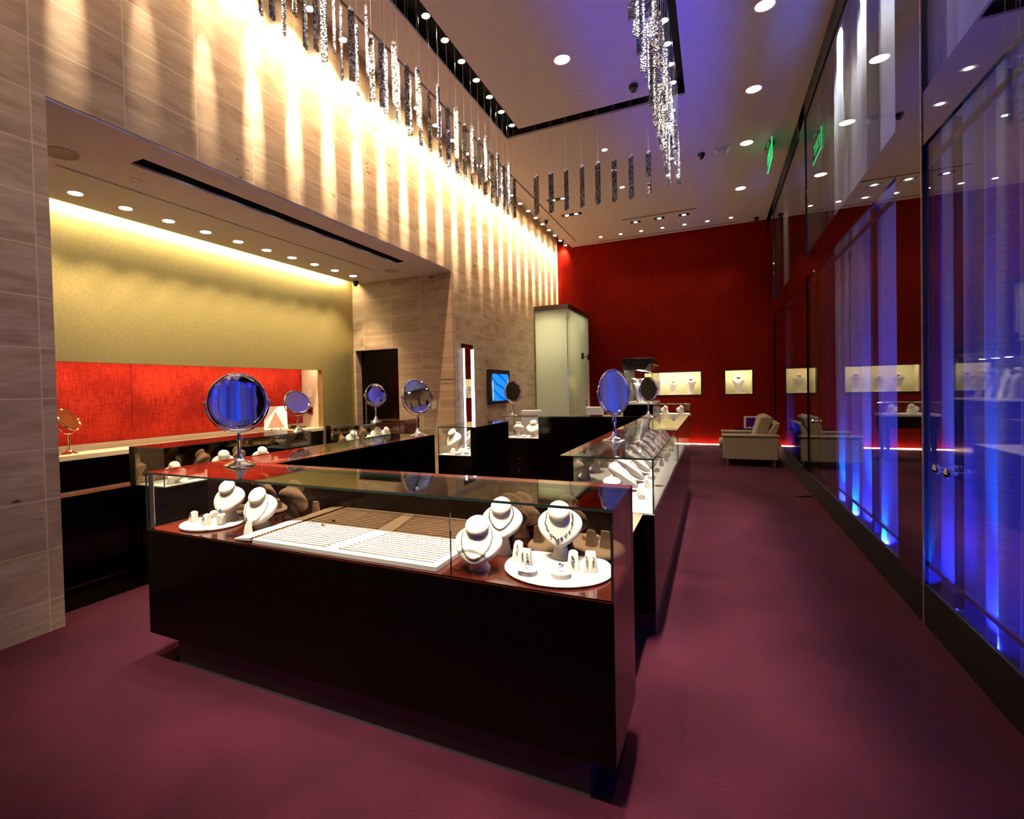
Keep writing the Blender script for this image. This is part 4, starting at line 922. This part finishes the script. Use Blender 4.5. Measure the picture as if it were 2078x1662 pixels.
# ------------------------------------------------------------------ stone wall fittings
t = thing('wall_mirror', 'tall narrow wall mirror with a glowing tube at each side', 'mirror', (XL, 8.19, 0))
MB().box(.004, .012, -.20, .20, .25, 2.25).build('mirror_face', 'mirror', t)
MB().box(.0015, .0035, -.235, .235, .22, 2.28).build('back_plate', 'blackjet', t)
for s in (-1, 1): MB().tube([(.028, s * .185, .3), (.028, s * .185, 2.2)], .012, 12).build('light_tube', 'tube', t, True)
t = thing('wall_screen', 'black framed flat screen showing a blue picture on the stone wall', 'screen', (XL, 9.53, 1.53))
MB().box(.002, .09, -.51, .51, -.335, .335).build('frame', 'blackjet', t, False, .008)
MB().box(.0905, .093, -.44, .40, -.27, .25).build('picture', 'screen', t)
b = MB(); pts = [(.095, .27 + .035 * sin(q * 1.5), .17 - .0095 * q + .012 * cos(q * 1.5)) for q in range(28)]; b.tube(pts, .0035, 5)
b.build('script_lettering', pbr('script_blue', (.02, .10, .25), .4), t)
MB().box(.0935, .095, -.44, -.41, -.26, .12).box(.0935, .095, .36, .385, -.2, .14).build('light_bars', emit('screen_pale', (.45, .7, 1), 1.0), t)
# vestibule box
t = thing('glass_booth', 'tall frosted glass booth standing against the stone and red walls', 'glass booth', (0, 0, 0))
bx0, bx1, by0, by1 = XL + .006, -3.05, 12.0, YB - .016
MB().box(bx0, bx1 + .03, by0 - .03, by1, 3.32, 3.43).build('roof_cap', pbr('bronze_cap', (.07, .05, .04), .35, metal=.4), t)
MB().box(bx0 + .02, bx1 - .012, by0, by0 + .012, .02, 3.32).build('front_panel', 'frost', t)
MB().box(bx1 - .012, bx1, by0 + .0, by1 - .12, .02, 3.32).build('side_door', 'frost', t)
MB().box(bx1 - .02, bx1 + .02, by1 - .11, by1 - .01, .0, 3.42).build('end_post', 'trim', t)
MB().box(bx0 + .002, bx0 + .02, by0 - .01, by0 + .02, 0, 3.32).box(bx1 - .014, bx1 + .002, by0 - .004, by0 + .0, 0, 3.32).build('edge_profile', 'steel', t)
MB().tube([(bx1 + .05, 13.62, .85), (bx1 + .05, 13.62, 1.15)], .014).tube([(bx1, 13.62, .88), (bx1 + .05, 13.62, .88)], .01).tube([(bx1, 13.62, 1.12), (bx1 + .05, 13.62, 1.12)], .01).build('door_handle', 'steel', t)
MB().box(bx1, bx1 + .05, 13.36, 13.42, 2.2, 2.36).box(bx1 + .02, bx1 + .07, 14.0, 14.07, 2.2, 2.36).tube([(bx1 + .03, 13.4, 2.27), (bx1 + .03, 14.03, 2.27)], .012).build('stay_bar', 'blackjet', t)
MB().box(bx0 + .1, bx1 - .1, by0 + .3, by1 - .3, 3.29, 3.31).build('inner_light', emit('booth_light', (1, .92, .72), 5), t)
l = bpy.data.lights.new('bulb', 'SPOT'); l.energy = 120; l.color = (1, .9, .7); l.spot_size = R(150); l.spot_blend = 1
o = bpy.data.objects.new('bulb', l); COL.objects.link(o); o.parent = t; o.location = (-3.5, 12.35, 3.25)
MB().box(bx0 + .02, bx0 + .03, by0 + .02, by1 - .02, 0.02, 3.3).build('inner_lining', 'white', t)

# ------------------------------------------------------------------ torso busts
def torso(label, x, y, z, yaw, s, m='white', group='tall torso busts', lean=0):
    t = thing('torso_bust', label, 'necklace bust', (x, y, z), R(yaw + 90), group)
    secs = [(.062, .03, 0), (.058, .028, .06), (.066, .032, .14), (.085, .038, .21), (.112, .036, .27), (.128, .028, .305), (.118, .024, .318), (.07, .024, .318), (.045, .028, .325), (.036, .03, .345)]
    n = 24; b = MB(); b.X = Matrix.Rotation(R(lean), 4, 'X') @ Matrix.Scale(s, 4)
    b.loft([[(a * cos(2 * pi * i / n), d_ * sin(2 * pi * i / n), h) for i in range(n)] for a, d_, h in secs]); b.build('torso', m, t, True, ang=60)
    b = MB(); b.X = Matrix.Rotation(R(lean), 4, 'X') @ Matrix.Scale(s, 4)
    b.lathe([(.034, .343), (.046, .352), (.048, .372), (.040, .392), (.015, .402)], 20); b.build('neck_cap', m, t, True, ang=60)
    return t
def loop(label, x, y, z, yaw, s, col, r=.062, dz=.30, lean=0):
    b = MB(); b.X = Matrix.Translation((x, y, z)) @ Matrix.Rotation(R(yaw + 90), 4, 'Z') @ Matrix.Rotation(R(lean), 4, 'X') @ Matrix.Scale(s, 4)
    for i in range(26):
        a = pi + pi * (i + .5) / 26; b.ball((r * cos(a), -.040, dz + .045 + r * 1.3 * sin(a)), .005, 6)
    return tag(b.build('bead_necklace', col, None, True), label, 'necklace')
zn = NZ0
torso('white torso bust in the long niche, left one partly behind the glass tower', -1.31, 14.42, zn, -90, 1.0); loop('necklace on the left bust of the long niche', -1.31, 14.42, zn, -90, 1.0, 'blackjet')
torso('white torso bust in the long niche, smaller middle one', -.955, 14.42, zn, -90, .92); loop('long necklace on the middle bust of the long niche', -.955, 14.42, zn, -90, .92, 'diamond', .05, .28)
torso('white torso bust in the long niche, tallest at the right end', -.548, 14.42, zn, -90, 1.08); loop('necklace on the right bust of the long niche', -.548, 14.42, zn, -90, 1.08, 'steel')
torso('white torso bust alone in the square right niche', .517, 14.42, zn, -90, 1.12)
torso('white torso bust in the left niche', -2.40, 14.42, zn, -90, 1.0)
for i, (x, lab) in enumerate(((-1.04, 'left of the middle bust'), (-.87, 'right of the middle bust'), (-.66, 'left of the tallest bust'), (.40, 'left of the bust in the square niche'), (.63, 'right of the bust in the square niche'))):
    o = MB().lathe([(.028, 0), (.028, .016), (.02, .03)], 16).build('ring_block', 'cream', None, True); o.location = (x, 14.31, zn); tag(o, 'tiny white block, ' + lab, 'ring block', 'tiny blocks in the niches')
# glass tower
t = thing('tower_vitrine', 'tall glass display tower with black hood beyond the ring', 'display tower', (0, 0, 0))
tx0, tx1, ty0, ty1 = -1.385, -.912, 9.04, 10.3
MB().box(tx0, tx1, ty0, ty1, .0, 1.18).build('pedestal', 'dark', t, False, .004)
MB().box(tx0, tx1, ty0, ty1, 1.18, 1.205).build('display_deck', 'white', t)
MB().box(tx0, tx1, ty0, ty1, 1.845, 1.945).build('hood', 'blackjet', t, False, .004)
MB().prism([(tx0 + .06, 1.845), (tx1 - .05, 1.845), (tx1 - .12, 1.76), (tx0 + .13, 1.76)], ty0 + .05, ty1 - .05).build('hood_lining', 'plinth', t)
MB().box(tx0 - .002, tx1 + .002, ty0 - .003, ty1 + .003, 1.945, 1.952).build('hood_rim', 'steel', t)
MB().box(tx0 + .005, tx0 + .03, ty0 + .012, ty1 - .012, 1.205, 1.845).build('dark_side_panel', pbr('grey_panel', (.12, .11, .09), .3), t)
glass_panel('glass_side', tx1 - .01, tx1, ty0, ty1, 1.206, 1.844, t); glass_panel('glass_front', tx0, tx1 - .0105, ty0, ty0 + .01, 1.206, 1.844, t); glass_panel('glass_rear', tx0 + .031, tx1 - .011, ty1 - .01, ty1, 1.206, 1.844, t)
for yy in (9.3, 9.67, 10.05):
    MB().lathe([(.03, 1.752), (.03, 1.759)], 14, (-1.15, yy, 0)).build('lamp', 'lampw', t)
spot(t, (-1.15, 9.3, 1.74), (-1.15, 9.3, 1.2), 14, (1, .9, .72), 110, .7); spot(t, (-1.15, 9.9, 1.74), (-1.15, 9.9, 1.2), 14, (1, .9, .72), 110, .7)
for i, y in enumerate((9.28, 9.52, 9.76, 10.0)): torso('large white torso bust leaning in the glass tower, bust %s from the camera' % numw[i], -1.16 + .03 * i, y, 1.205, 5, 1.05, group='busts in the glass tower', lean=-12)
# far low case with feet
t = thing('counter_showcase', 'glass showcase on legs before the red back wall right of the tower', 'display case', (0, 0, 0))
qx0, qx1, qy0, qy1 = -1.30, -.47, 12.05, 12.6
MB().box(qx0, qx1, qy0, qy1, .82, .86).build('display_deck', 'white', t); MB().box(qx0 + .02, qx1 - .02, qy0 + .02, qy1 - .02, .60, .82).build('drawer_box', 'dark', t)
for a in (qx0 + .05, qx1 - .12):
    for b_ in (qy0 + .05, qy1 - .12): MB().box(a, a + .07, b_, b_ + .07, 0, .60).build('leg', 'dark', t)
glass_panel('glass_top', qx0, qx1, qy0, qy1, 1.07, 1.08, t); glass_panel('glass_front', qx0, qx1, qy0, qy0 + .01, .861, 1.069, t); glass_panel('glass_end', qx1 - .01, qx1, qy0 + .011, qy1, .861, 1.069, t)
MB().box(qx0, qx1, qy0 - .004, qy0 + .0, 1.07, 1.082).build('top_rim', 'chrome', t)
MB().box(qx0 + .05, qx1 - .05, qy1 - .03, qy1 - .02, 1.055, 1.066).build('light_strip', 'caseled', t)
bust('white bust in the far low showcase, left one', -1.0, 12.3, .86, -30, 35, .07, .95, stand=True, group='busts in the far low showcase'); bust('white bust in the far low showcase, right one', -.68, 12.3, .86, -30, 35, .07, .95, stand=True, group='busts in the far low showcase')
# desk and chairs
t = thing('sales_desk', 'dark desk behind the ring with white chairs around it', 'desk', (0, 0, 0))
MB().box(-2.9, -1.75, 9.75, 10.4, .72, .76).build('desktop', 'dark', t, False, .004); MB().box(-2.85, -2.78, 9.8, 10.35, 0, .72).build('side_panel', 'dark', t); MB().box(-1.87, -1.8, 9.8, 10.35, 0, .72).build('side_panel', 'dark', t)
for i, (x, w_) in enumerate(((-2.60, .12), (-1.98, .16))): tag(MB().box(x - w_, x + w_, 9.9, 10.1, .76, .90).build('jewellery_box', 'cream', None, False, .008), 'cream jewellery box on the sales desk, %s one' % ('left', 'right')[i], 'box')
t = thing('desk_phone', 'small black phone on the sales desk', 'phone', (-2.3, 10.15, .76), .3); MB().box(-.09, .09, -.09, .09, 0, .08).build('phone_body', 'blackjet', t, False, .02); MB().box(-.11, .11, -.02, .02, .085, .115).build('handset', 'blackjet', t, False, .015)
def chair(label, x, y, rz):
    t = thing('upholstered_chair', label, 'chair', (x, y, 0), R(rz), 'white upholstered chairs')
    MB().box(-.23, .23, -.22, .24, .42, .50).build('seat', 'chair', t, False, .02)
    b = MB(); b.prism([(-.21, .48), (.21, .48), (.19, 1.08), (-.19, 1.08)], .20, .26); b.build('backrest', 'chair', t, False, .015)
    for sx in (-.2, .2):
        for sy in (-.18, .22): MB().box(sx - .018, sx + .018, sy - .018, sy + .018, 0, .42).build('leg', 'steel', t)
    return t
chair('white chair seen behind the left end of the far cross showcase', -3.16, 9.55, 200)
chair('white chair left of the big mirror behind the desk', -2.12, 10.95, 160)
chair('white chair behind the desk close to the glass tower', -1.55, 11.0, 195)
# armchair
t = thing('armchair', 'beige upholstered armchair beside the far windows', 'armchair', (0, 0, 0))
for nm, y0, y1 in (('arm', 10.57, 10.76), ('arm', 11.42, 11.61)):
    MB().box(.12, .99, y0, y1, .12, .525).box(.10, 1.0, y0 - .01, y1 + .01, .525, .575).build(nm, 'sofa', t, True, .018)
MB().box(.14, .98, 10.77, 11.41, .12, .30).build('seat_base', 'sofa', t, True, .01)
MB().box(.06, .78, 10.775, 11.405, .30, .45).build('seat_cushion', 'sofa', t, True, .04)
b = MB(); b.prism([(.74, .44), (.92, .44), (1.02, .78), (.94, .78)], 10.62, 11.56); b.build('back_frame', 'sofa', t, True, .02)
b = MB(); b.prism([(.60, .45), (.80, .45), (.92, .87), (.82, .91), (.72, .88)], 10.68, 11.5); b.build('back_cushion', 'sofa', t, True, .03)
for a in (.17, .90):
    for c_ in (10.62, 11.5): MB().box(a, a + .04, c_, c_ + .04, 0, .12).build('leg', 'steel', t)
t = thing('side_table', 'dark side table behind the beige armchair', 'side table', (.70, 12.05, 0))
MB().box(-.36, .30, -.25, .25, .56, .585).build('table_top', 'dark', t, False, .003); MB().box(-.05, .05, -.05, .05, .02, .56).build('pedestal', 'dark', t); MB().box(-.2, .2, -.2, .2, 0, .02).build('foot_plate', 'dark', t)
t = thing('photo_stand', 'clear glowing acrylic photo stand on the side table', 'photo stand', (.64, 12.0, .585), R(5))
MB().box(-.12, -.085, -.01, .01, 0, .235).box(.085, .12, -.01, .01, 0, .235).box(-.085, .085, -.01, .01, .21, .235).box(-.085, .085, -.01, .01, 0, .012).build('frame', 'white', t)
MB().box(-.085, .085, .0, .004, .012, .21).build('picture', pbr('violet_print', (.08, .01, .10), .2), t)
for i, dx in enumerate((-.05, .02, .08)): o = MB().ball((0, 0, .018), .018, 10).build('glass_candy', 'white', None, True); o.location = (.66 + dx, 11.88, .585); tag(o, 'small shiny ornament on the side table, number %s' % numw[i], 'ornament', 'ornaments on the side table')
tag(MB().prism([(-.12, 0), (.12, 0), (.12, .035)], -.02, .02).build('door_wedge', 'black', None, False, .002), 'small black wedge on the carpet by the glazed wall', 'door stop').location = (.98, 8.0, 0)
tag(MB().box(-.12, .0, -.06, .06, .0, .004).build('floor_outlet', 'black'), 'small black floor outlet in the carpet at the far aisle', 'floor outlet').location = (-.25, 11.9, 0)

# ------------------------------------------------------------------ world, camera, view
wd = bpy.data.worlds.new('night'); SC.world = wd; wd.use_nodes = True
wd.node_tree.nodes['Background'].inputs[0].default_value = (.002, .003, .008, 1); wd.node_tree.nodes['Background'].inputs[1].default_value = 1
cam = bpy.data.cameras.new('camera'); co = bpy.data.objects.new('camera', cam); COL.objects.link(co); SC.camera = co
yaw, pitch, roll_ = 0.463423, 0.0192650, -0.0232194
F = 1052.608; cx, cy = 924.79, 810.52
cam.sensor_fit = 'HORIZONTAL'; cam.sensor_width = 36; cam.lens = F / 2078 * 36
cam.shift_x = (1039 - cx) / 2078; cam.shift_y = (cy - 831) / 2078
cam.clip_start = .05; cam.clip_end = 100
r = Vector((cos(yaw), sin(yaw), 0)); f = Vector((-sin(yaw), cos(yaw), 0)); u = Vector((0, 0, 1))
f2 = f * cos(pitch) - u * sin(pitch); u2 = u * cos(pitch) + f * sin(pitch)
r3 = r * cos(roll_) + u2 * sin(roll_); u3 = u2 * cos(roll_) - r * sin(roll_)
m4 = Matrix((r3, u3, -f2)).transposed().to_4x4(); m4.translation = Vector((0, 0, 1.5)); co.matrix_world = m4
vs = SC.view_settings; vs.view_transform = 'Standard'; vs.look = 'None'; vs.gamma = 1; vs.exposure = 0.58; vs.use_curve_mapping = False
cy_ = SC.cycles
cy_.max_bounces = 10; cy_.diffuse_bounces = 4; cy_.glossy_bounces = 6; cy_.transparent_max_bounces = 24; cy_.sample_clamp_indirect = 4.0
cy_.caustics_reflective = False; cy_.caustics_refractive = False
